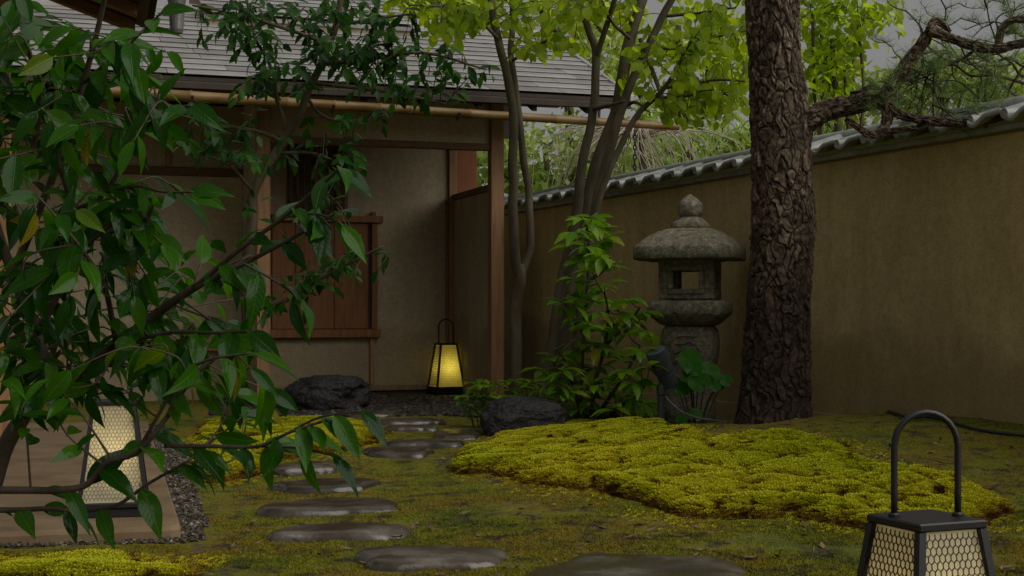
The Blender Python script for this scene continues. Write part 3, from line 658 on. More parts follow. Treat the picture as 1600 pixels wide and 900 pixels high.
# bamboo gutter
GWd = EW - 0.10
ga = hp(140, 141, GWd); gb = hp(1060, 198, GWd)
pa = HT(Vector((ga[0], GWd, ga[1]))); pb = HT(Vector((gb[0], GWd, gb[1])))
gl = (pb - pa).length; gut = MB(); nseg = 13; pts = []; rad = []
for k in range(nseg):
    for (s, r) in ((0.0, 1.13), (0.03, 1.0), (0.5, 0.97), (0.97, 1.0)):
        tt = (k + s) / nseg; pts.append(pa.lerp(pb, tt)); rad.append((0.043 - 0.012 * tt) * r)
pts.append(pb); rad.append(0.031)
gut.tube(pts, rad, 14); gutter = gut.build('bamboo_gutter', M['bamboo'], hs_, True)
for px in (300, 520, 716, 985):
    u, z = hp(px, 0, GWd)[0], 0; tt = (u - ga[0]) / (gb[0] - ga[0]); c = pa.lerp(pb, tt); mb = MB()
    mb.tube([c + hu * 0.0 + hw * 0.16 + Vector((0, 0, 0.03)), c + hw * 0.055 + Vector((0, 0, -0.03)), c + Vector((0, 0, -0.056)), c - hw * 0.05 + Vector((0, 0, 0.0))], 0.010, 6); mb.build('gutter_bracket', M['darkwood'], gutter)
# rain chain hanging from the gutter
tt = (U(992, GWd) - ga[0]) / (gb[0] - ga[0]); c = pa.lerp(pb, tt)
ch = MB(); z = c.z - 0.045; k = 0
while z > 0.06:
    r = 0.02; l = 0.024; pts = []
    for q in range(9):
        a = 2 * math.pi * q / 8; x_ = r * math.cos(a) * 0.6; zz = l * math.sin(a); pts.append(Vector((c.x + (x_ if k % 2 else 0), c.y + (0 if k % 2 else x_), z - l + zz)))
    ch.tube(pts, 0.0058, 4, False); z -= 0.040; k += 1
tag(ch.build('rain_chain', M['black']), 'thin dark rain chain hanging from the bamboo gutter end', 'rain chain')

# ------------------------------------------------------------------ near pavilion: only its eave corner and a post show at the left
pv = thing('pavilion', (-2.55, 7.0, 0), 'neighbouring pavilion, dark brown eave at the top left corner', 'pavilion')
def pvbox(name, a, b_, mat, rot=R(16), par=None):
    c = Vector((-2.55, 7.0, 0)); Rm = Matrix.Rotation(rot, 3, 'Z'); mb = MB(); mb.box(a, b_, lambda p: c + Rm @ p, 0.006); return mb.build(name, M[mat], par or pv)
pvbox('post', (-0.02, -0.05, -0.05), (0.08, 0.05, 2.35), 'post')
pvbox('beam', (-2.5, -0.06, 2.35), (0.22, 0.06, 2.47), 'darkwood')
def pvslab(name, x0, x1, y0, y1, z0, th, sl, mat):
    c = Vector((-2.55, 7.0, 0)); Rm = Matrix.Rotation(R(16), 3, 'Z'); mb = MB(); mb.box((x0, y0, 0), (x1, y1, th), lambda p: c + Rm @ Vector((p.x, p.y, z0 + p.z - sl * (p.x - 0.2))), 0.006); return mb.build(name, M[mat], pv)
pvslab('eave', -2.5, 0.74, -3.0, 0.5, 2.47, 0.05, 0.35, 'darkwood')
pvslab('roof_covering', -2.5, 0.78, -3.0, 0.54, 2.522, 0.05, 0.35, 'soffit')
for k in range(6): pvslab('rafter', -2.4, 0.68, 0.36 - k * 0.42, 0.43 - k * 0.42, 2.405, 0.064, 0.35, 'beam')
c = P(276, 52, 7.6); mb = MB(); mb.lathe([(0.030, 0.0), (0.036, 0.02), (0.042, 0.14), (0.050, 0.18), (0.052, 0.34)], c, 16); mb.build('rain_hopper', M['zinc'], pv)
# ------------------------------------------------------------------ rocks
def rock(name, l, r, t_, b_, d, depth, label, seed):
    import bmesh
    bm = bmesh.new(); bmesh.ops.create_icosphere(bm, subdivisions=5, radius=1); V = np.array([v.co[:] for v in bm.verts]); T = np.array([[v.index for v in f.verts] for f in bm.faces]); bm.free()
    w = (r - l) / 2 / F * d; h = (b_ - t_) / F * d; V0 = V.copy(); V = np.sign(V) * np.abs(V) ** np.array([0.85, 0.85, 0.7])
    n = fbm(V0 * 1.6 + seed, 4, seed); rid = 1 - 4 * np.abs(fbm(V0 * 3.4 + seed * 2, 5, seed + 1) - 0.47)
    V = V * (0.78 + 0.40 * n + 0.12 * rid)[:, None]; V = V * np.array([w, depth, h * 0.62])
    c = P((l + r) / 2, b_, d); g = gzf(c.x, d); V = V + np.array([c.x, d, g + h * 0.36])
    tag(obj(name, npmesh(name, V, T, True), M['rock']), label, 'rock')
rock('boulder', 450, 574, 588, 640, 11.0, 0.28, 'large black wet boulder before the earthen wall', 3)
rock('boulder', 756, 884, 634, 690, 8.3, 0.20, 'black craggy rock at the path edge, left end of the mound', 12)
rock('boulder', 876, 965, 630, 662, 8.75, 0.16, 'low dark rock at the foot of the whorled shrub', 21)

# ------------------------------------------------------------------ stone lantern
SLX, SLD = 1.115, 8.9; sg = gzf(SLX, SLD)
st_ = thing('stone_lantern', (SLX, SLD, sg), 'weathered mossy stone lantern with domed roof by the garden wall', 'stone lantern')
LR = Matrix.Rotation(R(-16), 3, 'Z'); LC = Vector((SLX, SLD, 0))
def LT(p): return LC + LR @ Vector((p.x, p.y, 0)) + Vector((0, 0, p.z))
def lz(py): return CAM_H + (HZ - py) / F * SLD
def rough(name, v, f, par, amp=0.006, sub=1, smooth=True):
    import bmesh
    bm = bmesh.new(); vv = [bm.verts.new(p) for p in v]
    for q in f: bm.faces.new([vv[i] for i in q])
    bmesh.ops.triangulate(bm, faces=[x for x in bm.faces if len(x.verts) > 4])
    if sub: bmesh.ops.subdivide_edges(bm, edges=bm.edges[:], cuts=sub, use_grid_fill=True)
    bm.normal_update(); co = np.array([x.co[:] for x in bm.verts]); nn = np.array([x.normal[:] for x in bm.verts]); k = fbm(co * 28, 4, 4) - 0.47; co = co + nn * (k * amp * 2)[:, None]
    for x, c in zip(bm.verts, co): x.co = c
    me = bpy.data.meshes.new(name); bm.to_mesh(me); bm.free()
    me.polygons.foreach_set('use_smooth', [smooth] * len(me.polygons)); return obj(name, me, M['granite'], par)
def squircle(prof, n=48, e=4.0, par=st_, name='part', amp=0.006, rot=True):
    """stack of rounded-square rings (half width, z, exponent)"""
    v = []; f = []
    for q in prof:
        r, z = q[0], q[1]; ex = q[2] if len(q) > 2 else e
        for i in range(n):
            a = 2 * math.pi * i / n; c, s = math.cos(a), math.sin(a); k = (abs(c) ** ex + abs(s) ** ex) ** (-1 / ex); v.append(LT(Vector((r * k * c, r * k * s, z))))
    for l in range(len(prof) - 1):
        for i in range(n): f.append((l * n + i, l * n + (i + 1) % n, (l + 1) * n + (i + 1) % n, (l + 1) * n + i))
    f.append(tuple(range(n - 1, -1, -1))); f.append(tuple((len(prof) - 1) * n + i for i in range(n)))
    return rough(name, v, f, par, amp, 1)
W = lambda px: px / F * SLD
# finial: onion jewel on a collar
squircle([(W(30), lz(359), 3), (W(29), lz(350), 3), (W(22), lz(344), 2.4), (W(15), lz(339), 2)], 32, name='finial_collar')
squircle([(W(14), lz(341), 2), (W(19), lz(335), 2), (W(20), lz(325), 2), (W(18.5), lz(317), 2), (W(11), lz(311), 2), (W(4), lz(306), 2), (W(1), lz(304), 2)], 28, name='finial', amp=0.005)
# roof
squircle([(W(60), lz(407), 5), (W(80), lz(406.5), 5), (W(82), lz(404), 5), (W(82), lz(389), 5), (W(80), lz(386), 5), (W(67), lz(373), 3.6), (W(50), lz(363.5), 3), (W(34), lz(358), 3), (W(24), lz(357), 3)], 56, name='lantern_roof', amp=0.009)
# firebox: four corner piers, sill and head so that one looks through
fb0, fb1 = lz(468), lz(404); fw = W(43); ww0, ww1 = lz(452), lz(424); hw2 = W(20)
fbx = None
def fbox(name, a, b_, par):
    mb = MB(); mb.box(a, b_, LT, 0.006); return rough(name, mb.v, mb.f, par, 0.003, 2, False)
fbx = fbox('firebox', (-fw, -fw, fb0), (fw, fw, ww0), st_); fbox('firebox_head', (-fw, -fw, ww1), (fw, fw, fb1), fbx)
for sx in (-1, 1):
    for sy in (-1, 1):
        fbox('firebox_pier', (min(sx * hw2, sx * fw), min(sy * hw2, sy * fw), ww0 - 0.002), (max(sx * hw2, sx * fw), max(sy * hw2, sy * fw), ww1 + 0.002), fbx)
for sy in (-1,):      # raised frame round the front window
    y0 = sy * fw; e = W(8); t2 = 0.012
    for (a, b_) in (((-hw2 - e, y0 - t2, ww0 - e), (hw2 + e, y0 - .001, ww0)), ((-hw2 - e, y0 - t2, ww1), (hw2 + e, y0 - .001, ww1 + e)), ((-hw2 - e, y0 - t2, ww0), (-hw2, y0 - .001, ww1)), ((hw2, y0 - t2, ww0), (hw2 + e, y0 - .001, ww1))):
        fbox('window_frame', a, b_, fbx)
# platform, waist, pillar
squircle([(W(40), lz(508), 5), (W(46), lz(505), 5), (W(60), lz(492), 6), (W(62), lz(487), 6), (W(62), lz(474), 6), (W(59), lz(471), 6), (W(44), lz(469), 6)], 48, name='platform', amp=0.006)
pil = squircle([(W(37), sg - 0.1, 6), (W(37), lz(572), 6), (W(40), lz(566), 5), (W(43), lz(552), 5), (W(43.5), lz(526), 5), (W(41), lz(515), 5), (W(36), lz(508.5), 5)], 48, name='pillar', amp=0.006)
# carved relief on the pillar front
def carve(pts):
    mb = MB(); q = spline([LT(Vector((W(a - 1078), -W(43.0) - 0.002, lz(b_)))) for a, b_ in pts], 5); mb.tube(q, 0.0075, 6); mb.build('carved_line', M['granite'], pil, True)
carve([(1048, 556), (1056, 546), (1056, 535), (1062, 526), (1075, 524), (1095, 525)]); carve([(1062, 536), (1075, 536), (1082, 533), (1092, 537)]); carve([(1060, 550), (1070, 547), (1077, 541)]); carve([(1062, 562), (1075, 556), (1090, 556)]); carve([(1096, 540), (1101, 548), (1098, 560)])

# ------------------------------------------------------------------ portable lanterns
def emit_paper(name, col):
    m, t, b, o = newmat(name); c = coords(t); colr = ramp(t, noise(t, c, 30, 4), [tuple(0.86 * q for q in col), col], [0.3, 0.7]); 
    d = t.nodes.new('ShaderNodeBsdfDiffuse'); tr = t.nodes.new('ShaderNodeBsdfTranslucent'); ms = t.nodes.new('ShaderNodeMixShader'); ms.inputs[0].default_value = 0.55
    t.links.new(colr, d.inputs[0]); t.links.new(colr, tr.inputs[0]); t.links.new(d.outputs[0], ms.inputs[1]); t.links.new(tr.outputs[0], ms.inputs[2]); t.links.new(ms.outputs[0], o.inputs[0]); return m
M['paper'] = emit_paper('lantern_paper', (0.82, 0.77, 0.60)); M['paper_y'] = emit_paper('lantern_paper_yellow', (0.84, 0.78, 0.40))
HB, HT_ = 0.1125, 0.068      # half widths at the bottom and top of the shade
ZB, ZT = 0.052, 0.385
def hexmesh():
    """hexagonal wire netting of one side, in the plane y = 0, x across, z up (unsloped)"""
    cwid = 0.0125; hgt = 0.021; r = 0.00065; mb = MB()
    def inside(x, z): return ZB < z < ZT and abs(x) < HB - 0.006 + (HT_ - HB) * (z - ZB) / (ZT - ZB)
    row = 0; z = ZB
    while z < ZT + hgt:
        off = (row % 2) * cwid / 2
        for i in range(-11, 12):
            x = i * cwid + off; s = hgt * 0.25
            segs = [((x, z + s), (x, z + 0.5 * hgt + s * 0.5)), ((x, z + s), (x - cwid / 2, z)), ((x, z + s), (x + cwid / 2, z))]
            for a, b_ in segs:
                if inside(*a) and inside(*b_):
                    A = Vector((a[0], 0, a[1])); B = Vector((b_[0], 0, b_[1])); tdir = (B - A).normalized(); nrm = Vector((tdir.z, 0, -tdir.x)) * r; dep = Vector((0, r * 1.6, 0))
                    mb.add([A - nrm - dep, A + nrm - dep, A + nrm + dep, A - nrm + dep, B - nrm - dep, B + nrm - dep, B + nrm + dep, B - nrm + dep], [(0, 1, 5, 4), (1, 2, 6, 5), (2, 3, 7, 6), (3, 0, 4, 7)])
        z += 0.5 * hgt + hgt * 0.125; row += 1
    return mb
HEX = hexmesh()
def lantern(loc, rot, label, watts, paper, bulb_r, bulb_z, scale=1.0, lcol=(1, 0.88, 0.62)):
    t = thing('portable_lantern', loc, label, 'lantern', 'portable garden lanterns'); Rm = Matrix.Rotation(rot, 3, 'Z'); L0 = Vector(loc)
    def T(p): return L0 + Rm @ (Vector(p) * scale)
    mb = MB(); mb.box((-0.112, -0.112, 0), (0.112, 0.112, 0.032), T, 0.003); mb.box((-0.124, -0.124, 0.0325), (0.124, 0.124, ZB), T, 0.004); mb.build('base', M['black'], t)
    for sx in (-1, 1):
        for sy in (-1, 1):
            mb = MB(); w = 0.0075; v = []
            for (h, z) in ((HB, ZB), (HT_, ZT)):
                for (dx, dy) in ((-w, -w), (w, -w), (w, w), (-w, w)): v.append(T((sx * h + dx, sy * h + dy, z)))
            mb.add(v, [(0, 3, 2, 1), (4, 5, 6, 7), (0, 1, 5, 4), (1, 2, 6, 5), (2, 3, 7, 6), (3, 0, 4, 7)]); mb.build('frame_bar', M['black'], t)
    mb = MB(); mb.box((-HT_ - 0.0085, -HT_ - 0.0085, ZT + .0003), (HT_ + 0.0085, HT_ + 0.0085, ZT + 0.016), T, 0.003); mb.build('top_plate', M['black'], t)
    for k in range(4):
        q = Matrix.Rotation(k * math.pi / 2, 3, 'Z'); mb = MB()
        v = [(-HB + .006, -HB + 0.004, ZB), (HB - .006, -HB + 0.004, ZB), (HT_ - .006, -HT_ + 0.004, ZT), (-HT_ + .006, -HT_ + 0.004, ZT)]; v += [(a, b_ + 0.0012, c) for a, b_, c in v]
        mb.add([T(q @ Vector(p)) for p in v], [(0, 1, 2, 3), (7, 6, 5, 4), (0, 4, 5, 1), (1, 5, 6, 2), (2, 6, 7, 3), (3, 7, 4, 0)]); sh = mb.build('shade_panel', paper, t)
        mb = MB(); mb.v = [T(q @ Vector((p.x, p.y - (HB + (HT_ - HB) * (p.z - ZB) / (ZT - ZB)) - 0.001, p.z))) for p in HEX.v]; mb.f = HEX.f; tag(mb.build('wire_netting', M['black'], sh), kind='stuff')
    hx = 0.060; pts = [(-hx, 0, ZT + 0.016), (-hx, 0, ZT + 0.06), (-hx, 0, ZT + 0.145)]
    for a in range(1, 12): an = math.pi - math.pi * a / 12; pts.append((hx * math.cos(an), 0, ZT + 0.145 + hx * 1.05 * math.sin(an)))
    pts += [(hx, 0, ZT + 0.145), (hx, 0, ZT + 0.06), (hx, 0, ZT + 0.016)]
    Hr = Matrix.Rotation(R(0), 3, 'Z'); mb = MB(); mb.tube([T(Matrix.Rotation(-rot + R(4), 3, 'Z') @ Vector(p)) for p in pts], 0.0062 * scale, 10); hd = mb.build('handle', M['black'], t, True)
    for s in (-1, 1):
        mb = MB(); c = Matrix.Rotation(-rot + R(4), 3, 'Z') @ Vector((s * hx, 0, 0)); mb.lathe([(0.011, ZT + 0.0162), (0.011, ZT + 0.021), (0.008, ZT + 0.024)], (c.x, c.y, 0), 12, T); mb.build('handle_collar', M['black'], hd)
    mb = MB(); mb.lathe([(0.012, ZB + 0.001), (0.012, bulb_z - 0.02)], (0, 0, 0), 8, T); mb.build('bulb_holder', M['black'], t)
    ld = bpy.data.lights.new('lantern_bulb', 'POINT'); ld.energy = watts; ld.color = lcol; ld.shadow_soft_size = bulb_r; lo = bpy.data.objects.new('lantern_bulb', ld); COL.objects.link(lo); lo.parent = t; lo.location = Rm @ Vector((0, 0, bulb_z + bulb_r * 0.3)) * scale
    return t
p = onz(697, 611, 0.03); lantern((p.x, p.y, gzf(p.x, p.y) + 0.02), R(22), 'small glowing yellow lantern on the ground in the dark house corner', 1.5, M['paper_y'], 0.016, 0.19, 1.12, lcol=(1, 0.90, 0.46))
p = onz(178, 802, SLZ); lantern((p.x, p.y, SLZ), R(14), 'black framed lantern standing on the tan slab, half hidden by leaves', 0.85, M['paper'], 0.06, 0.20)
lx, ld_ = (1447 - 800) / F * 2.62, 2.62; lantern((lx, ld_, gzf(lx, ld_) - 0.004), R(23), 'nearest black lantern with arched handle, cut by the bottom edge', 0.72, M['paper'], 0.075, 0.20)

# ------------------------------------------------------------------ spotlight and cables
sp0 = Vector(((1033 - 800) / F * 8.3, 8.3, 0)); sp0.z = gzf(sp0.x, 8.3)
sp = thing('garden_spotlight', sp0, 'black cylindrical garden spotlight on a stake beside the stone lantern', 'spotlight')
mb = MB(); mb.lathe([(0.020, sp0.z - 0.05), (0.022, P(0, 618, 8.3).z), (0.028, P(0, 616, 8.3).z), (0.028, P(0, 604, 8.3).z), (0.02, P(0, 600, 8.3).z)], (sp0.x, sp0.y, 0), 14); mb.build('stake', M['grey_metal'], sp)
a = P(1024, 547, 8.26); b_ = P(1047, 602, 8.32); ax = (b_ - a).normalized(); Lh = (b_ - a).length; rr = 0.062
mb = MB(); mb.tube([a, a + ax * 0.003, a + ax * Lh * 0.40], [rr * 0.93, rr, rr], 24); hd = mb.build('lamp_head', M['grey_metal'], sp)
mb = MB(); mb.tube([a + ax * Lh * 0.401, a + ax * Lh * 0.435], [rr * 0.93] * 2, 24); mb.build('brass_ring', M['brass'], hd)
mb = MB(); mb.tube([a + ax * Lh * 0.436, a + ax * Lh * 0.58], [rr * 0.97] * 2, 24); mb.build('collar', M['grey_metal'], hd)
mb = MB(); mb.tube([a + ax * Lh * 0.581, a + ax * Lh * 0.99, a + ax * Lh], [rr * 0.83, rr * 0.83, rr * 0.78], 24); mb.build('rear_housing', M['grey_metal'], hd)
mb = MB(); mb.tube([Vector((sp0.x, sp0.y, P(0, 601, 8.3).z)), P(1036, 592, 8.3), P(1040, 580, 8.3)], 0.016, 8); mb.build('bracket', M['grey_metal'], sp)
pts = [P(1040, 620, 8.26), P(1052, 633, 8.24), P(1068, 645, 8.2), P(1090, 653, 8.15), P(1118, 657, 8.08), P(1135, 660, 7.9)]
q = []
for v in spline(pts, 6): v.z = max(v.z, gzf(v.x, v.y) + 0.006); q.append(v)
mb = MB(); mb.tube(q, 0.006, 8); mb.build('cable', M['cable_grey'], sp, True)
q = []
for (px, py) in [(1262, 646), (1300, 645), (1345, 646), (1400, 650), (1450, 655), (1500, 668), (1550, 679), (1620, 686), (1680, 690)]:
    h = hit(px, py); h.z += 0.012; q.append(h)
q = [v for v in spline(q, 6)]
for v in q: v.z = gzf(v.x, v.y) + 0.012
mb = MB(); mb.tube(q, 0.008, 8); tag(mb.build('power_cable', M['black'], None, True), 'black cable lying along the garden wall behind the pine', 'cable')

# ------------------------------------------------------------------ leaves
def leaf_template(L, Wd, droop=0.25, fold=0.12, n=7, peak=0.42, tipsharp=1.0, across=2, wave=0.0):
    v = []; f = []; m = 2 * across + 1
    for i in range(n + 1):
        t = i / n; w = (math.sin(math.pi * t ** (math.log(0.5) / math.log(peak)))) ** (0.85 if t < peak else 0.85 * tipsharp) if 0 < t < 1 else 0.0
        w = max(w, 0.02) * Wd / 2; y = L * t * (1 - 0.12 * droop * t); z = -droop * L * t * t
        for j in range(m):
            s = (j - across) / across; v.append((s * w, y, z + fold * abs(s) * w * 2 - fold * 0.4 * w * s * s * 2 + wave * L * math.sin(t * 9 + s) * abs(s)))
    for i in range(n):
        for j in range(m - 1): a = i * m + j; f.append((a, a + 1, a + m + 1, a + m))
    # stalk
    b = len(v); r = 0.012 * L; v += [(-r, 0, 0), (r, 0, 0), (r, -0.10 * L, 0.015 * L), (-r, -0.10 * L, 0.015 * L)]; f.append((b, b + 1, b + 2, b + 3))
    return np.array(v), np.array(f)
def basis(d, up):
    y = Vector(d).normalized(); z = Vector(up) - y * Vector(up).dot(y)
    if z.length < 1e-4: z = Vector((1, 0, 0)) - y * y.x
    z.normalize(); x = y.cross(z); return Matrix((x, y, z)).transposed()
def rv(s=1.0): return Vector((random.gauss(0, s), random.gauss(0, s), random.gauss(0, s)))
class Plant:
    def __init__(s, name, loc, label, cat, group=None):
        s.root = thing(name, loc, label, cat, group); s.loc = Vector(loc); s.leaves = []; s.twigs = MB(); s.skel = []
    def wood(s, name, pts, rad, mat, n=10, sub=6, wob=0.0):
        q, r = spline(pts, sub, rad)
        if wob: q = [v + Vector((float(vnoise(np.array([[v.z * 6, v.x * 6, 1.0]]))[0]) - .5, float(vnoise(np.array([[v.z * 6, v.y * 6, 9.0]]))[0]) - .5, 0)) * wob for v in q]
        mb = MB(); mb.tube(q, r, n); s.skel += [(v, rr) for v, rr in zip(q, r)]; return mb.build(name, M[mat], s.root, True)
    def leaf(s, pos, d, up, size): s.leaves.append((Vector(pos), basis(d, up), size))
    def twig(s, pts, r0=0.004, r1=0.0015, sub=4, n=5):
        q = spline(pts, sub); m_ = len(q); s.twigs.tube(q, [r0 + (r1 - r0) * i / (m_ - 1) for i in range(m_)], n, False); return q
    def nearest(s, p):
        return min(s.skel, key=lambda k: (k[0] - p).length)[0]
    def spray(s, q, gap, size, spread=0.9, fwd=0.6, drop=0.35, start=0.0, up=Vector((0, -0.35, 1)), tilt=0.35, var=0.36, tip=True):
        """alternate leaves along a twig"""
        acc = 0; side = random.choice((-1, 1)); tot = sum((q[i + 1] - q[i]).length for i in range(len(q) - 1)); run = 0
        for i in range(len(q) - 1):
            t = q[i + 1] - q[i]; l = t.length
            if l < 1e-6: continue
            acc += l; run += l
            if run / tot > start and acc > gap * random.uniform(0.7, 1.3):
                acc = 0; tn = t.normalized(); ref = Vector(up) + rv(0.35); sd_ = tn.cross(ref).normalized() * side; side = -side
                d = sd_ * spread + tn * fwd + Vector((0, 0, -drop)) + rv(0.18); s.leaf(q[i], d, Vector(up) + rv(tilt), size * random.uniform(1 - var, 1 + var))
        if tip: s.leaf(q[-1], (q[-1] - q[-2]).normalized() + Vector((0, 0, -drop)) + rv(0.2), Vector(up) + rv(tilt), size)
    def finish(s, temps, mat, mat_attr, cap=300, twigmat='twig', rank=None):
        if s.twigs.v: tag(s.twigs.build('twigs', M[twigmat], s.root, True), kind='stuff')
        L = s.leaves
        if rank is None: rank = lambda l: l[2] / l[0].y
        L.sort(key=rank, reverse=True)
        def infr(l):
            p = l[0]; x = 800 + p.x / p.y * F; y = HZ - (p.z - CAM_H) / p.y * F; return -40 < x < 1640 and -40 < y < 940
        A = [l for l in L if infr(l)][:cap]; ids = set(id(l) for l in A); B = [l for l in L if id(l) not in ids]
        mes = [npmesh('leaf', v, f, True) for v, f in temps]
        for k, (p, Bm, sz) in enumerate(A):
            put('leaf', mes[k % len(mes)], mat, s.root, Matrix.Translation(p) @ Bm.to_4x4() @ Matrix.Diagonal((sz * random.uniform(.85, 1.15), sz, sz, 1)))
        if B: tag(obj('foliage', joined(B, temps), mat_attr, s.root), kind='stuff')
def joined(B, temps):
    VV = []; FF = []; TT = []; n0 = 0
    for k, (v, f) in enumerate(temps):
        sub = B[k::len(temps)]
        if not sub: continue
        Rm = np.array([[list(r) for r in b[1]] for b in sub]); p = np.array([b[0][:] for b in sub]); sz = np.array([b[2] for b in sub])
        X = np.einsum('nij,vj->nvi', Rm, v) * sz[:, None, None] + p[:, None]; n = len(sub)
        VV.append(X.reshape(-1, 3)); FF.append((f[None] + (np.arange(n) * len(v))[:, None, None]).reshape(-1, 4) + n0); TT.append(np.repeat(RNG.uniform(0, 1, n), len(v))); n0 += n * len(v)
    return npmesh('foliage', np.concatenate(VV), np.concatenate(FF), True, np.concatenate(TT))
def both(name, cols, **kw): return leafmat(name, cols, **kw), leafmat(name + '_mass', cols, attr=True, **kw)
LM_cam = both('glossy_leaf', [(0.007, 0.042, 0.002), (0.019, 0.085, 0.003), (0.045, 0.140, 0.004)], rough=0.15, trans=0.45, tcol=(1.7, 1.9, 0.4), spec=0.24, vein=True)
LM_mid = both('camellia_leaf', [(0.008, 0.042, 0.005), (0.018, 0.075, 0.007), (0.040, 0.115, 0.009)], rough=0.30, trans=0.35, tcol=(1.8, 1.7, 0.5), spec=0.16)
LM_lime = both('lime_leaf', [(0.15, 0.24, 0.008), (0.22, 0.33, 0.010), (0.30, 0.39, 0.016)], rough=0.5, trans=0.68, tcol=(2.1, 2.0, 0.9), spec=0.2)
LM_shrub = both('shrub_leaf', [(0.07, 0.18, 0.008), (0.12, 0.27, 0.010), (0.20, 0.33, 0.016)], rough=0.3, trans=0.4, tcol=(1.6, 1.6, 0.5), spec=0.25, vein=True)
LM_far = both('far_leaf', [(0.20, 0.30, 0.05), (0.32, 0.43, 0.10), (0.48, 0.54, 0.28)], rough=0.5, trans=0.65, tcol=(1.8, 1.75, 1.2), spec=0.3)  # washed-out glare over the far trees is put into this paler leaf colour
LM_round = both('round_leaf', [(0.025, 0.13, 0.004), (0.04, 0.17, 0.006)], rough=0.3, trans=0.3, spec=0.12)

# ---- foreground shrub at the left
fg = Plant('evergreen_shrub', (-1.05, 2.9, gzf(-1.05, 2.9)), 'large dark glossy-leaved evergreen shrub filling the left foreground', 'shrub')
def wp(l, d0, d1=None):
    n = len(l); d1 = d0 if d1 is None else d1; return [P(a, b_, d0 + (d1 - d0) * i / (n - 1)) for i, (a, b_) in enumerate(l)]
def lin(a, b_, n): return [a + (b_ - a) * i / (n - 1) for i in range(n)]
K = 3.0 / F
def fw(l, d0, d1, r0, r1): return fg.wood('branch', wp(l, d0, d1), lin(r0 * K, r1 * K, len(l)), 'bark_dark', 10, 6, 0.01)
fg.wood('trunk', [Vector((-1.05, 2.9, -0.05)), P(-40, 900, 3.0), P(0, 725, 3.0), P(40, 650, 3.0), P(66, 600, 3.0), P(56, 520, 3.05), P(22, 430, 3.1), P(-10, 330, 3.1), P(-20, 200, 3.1)], lin(0.022, 0.008, 9), 'bark_dark', 12, 6, 0.01)
BR = [([(66, 605), (130, 577), (185, 540), (230, 500), (300, 450), (360, 420)], 3.0, 2.8, 10, 5),
      ([(-30, 766), (40, 766), (90, 766), (135, 757), (168, 722), (214, 706), (262, 650), (300, 592), (345, 555)], 2.8, 2.7, 6, 3),
      ([(-30, 797), (30, 797), (80, 795), (118, 801)], 2.9, 2.9, 5, 3), ([(118, 800), (180, 790), (228, 758), (262, 738), (290, 722)], 2.85, 2.8, 3, 2),
      ([(258, 696), (330, 697), (400, 697), (450, 676), (515, 655)], 2.75, 2.6, 3.5, 1.6),
      ([(22, 430), (60, 330), (98, 235), (130, 130), (158, 20), (170, -30)], 3.05, 2.8, 7, 3), ([(56, 520), (98, 440), (112, 330), (92, 255), (80, 170)], 2.95, 2.8, 6, 3),
      ([(112, 330), (165, 300), (215, 215), (262, 175), (300, 165)], 2.9, 2.7, 4, 2), ([(185, 540), (162, 452), (132, 400), (96, 350)], 2.9, 2.7, 5, 2), ([(230, 500), (200, 442), (216, 365), (238, 320)], 2.9, 2.75, 4, 2),
      ([(300, 450), (380, 412), (455, 372), (520, 335)], 2.8, 2.65, 4, 2), ([(300, 450), (370, 392), (440, 340), (492, 296), (530, 262)], 2.8, 2.6, 4, 2), ([(185, 540), (262, 520), (330, 520), (390, 518)], 2.9, 2.7, 3.5, 2),
      ([(262, 650), (292, 585), (330, 562), (395, 552)], 2.72, 2.6, 3, 1.6), ([(450, 676), (500, 652), (565, 642)], 2.65, 2.55, 2, 1.2), ([(400, 697), (465, 700), (520, 712)], 2.7, 2.6, 2, 1.2), ([(440, 340), (495, 335), (535, 352)], 2.7, 2.6, 2, 1.2), ([(380, 412), (430, 440), (470, 470)], 2.7, 2.6, 2, 1.2), ([(-10, 330), (40, 260), (60, 160), (40, 60), (30, -20)], 3.1, 2.9, 5, 3),
      ([(22, 430), (80, 420), (150, 370), (190, 330)], 3.05, 2.8, 4, 2), ([(214, 706), (252, 640), (270, 600), (262, 560)], 2.8, 2.75, 3, 2), ([(130, 130), (170, 95), (210, 60), (250, 20)], 2.85, 2.7, 3, 1.5), ([(165, 300), (210, 290), (255, 300), (300, 300)], 2.85, 2.7, 3, 1.5)]
rs_ = random.getstate(); random.seed(5)
for br in BR:
    fw(*br); q = spline(wp(br[0], br[1], br[2]), 6)
    fg.spray(q, 0.038, 0.086, 0.75, 0.75, 0.45, start=0.22 if br[3] < 7 else 0.6, up=Vector((0.1, -0.5, 0.8)), tilt=0.4)
def fg_fill(boxes):
    for (x0, x1, y0, y1, n) in boxes:
        for _ in range(n):
            px, py = random.uniform(x0, x1), random.uniform(y0, y1); d = random.uniform(2.65, 3.35); e = P(px, py, d); s_ = fg.nearest(e)
            v = e - s_
            if v.length > 0.30: s_ = e - v.normalized() * 0.30; s_ = fg.nearest(s_) if random.random() < .4 else s_
            s_ = fg.nearest(s_); mid = (s_ + e) / 2 + rv(0.02) + Vector((0, 0, 0.015)); q = fg.twig([s_, mid, e], 0.0028, 0.0012, 5)
            fg.spray(q, 0.034, 0.080, 0.8, 0.75, 0.5, start=0.35, up=Vector((0.1, -0.45, 0.8)), tilt=0.45)
fg_fill([(-20, 120, 20, 620, 72), (100, 230, 60, 620, 58), (200, 300, 280, 600, 22), (180, 280, 60, 220, 5), (280, 400, 360, 560, 11), (320, 440, 590, 670, 9), (-20, 120, 560, 640, 10), (-20, 60, 0, 60, 6)])
T_cam = [leaf_template(1.0, wd, dr, fo, 8, 0.42, 1.35, 2, 0.008) for wd, dr, fo in ((0.36, 0.22, 0.22), (0.40, 0.38, 0.18), (0.34, 0.55, 0.2), (0.42, 0.14, 0.26), (0.37, 0.46, 0.12))]
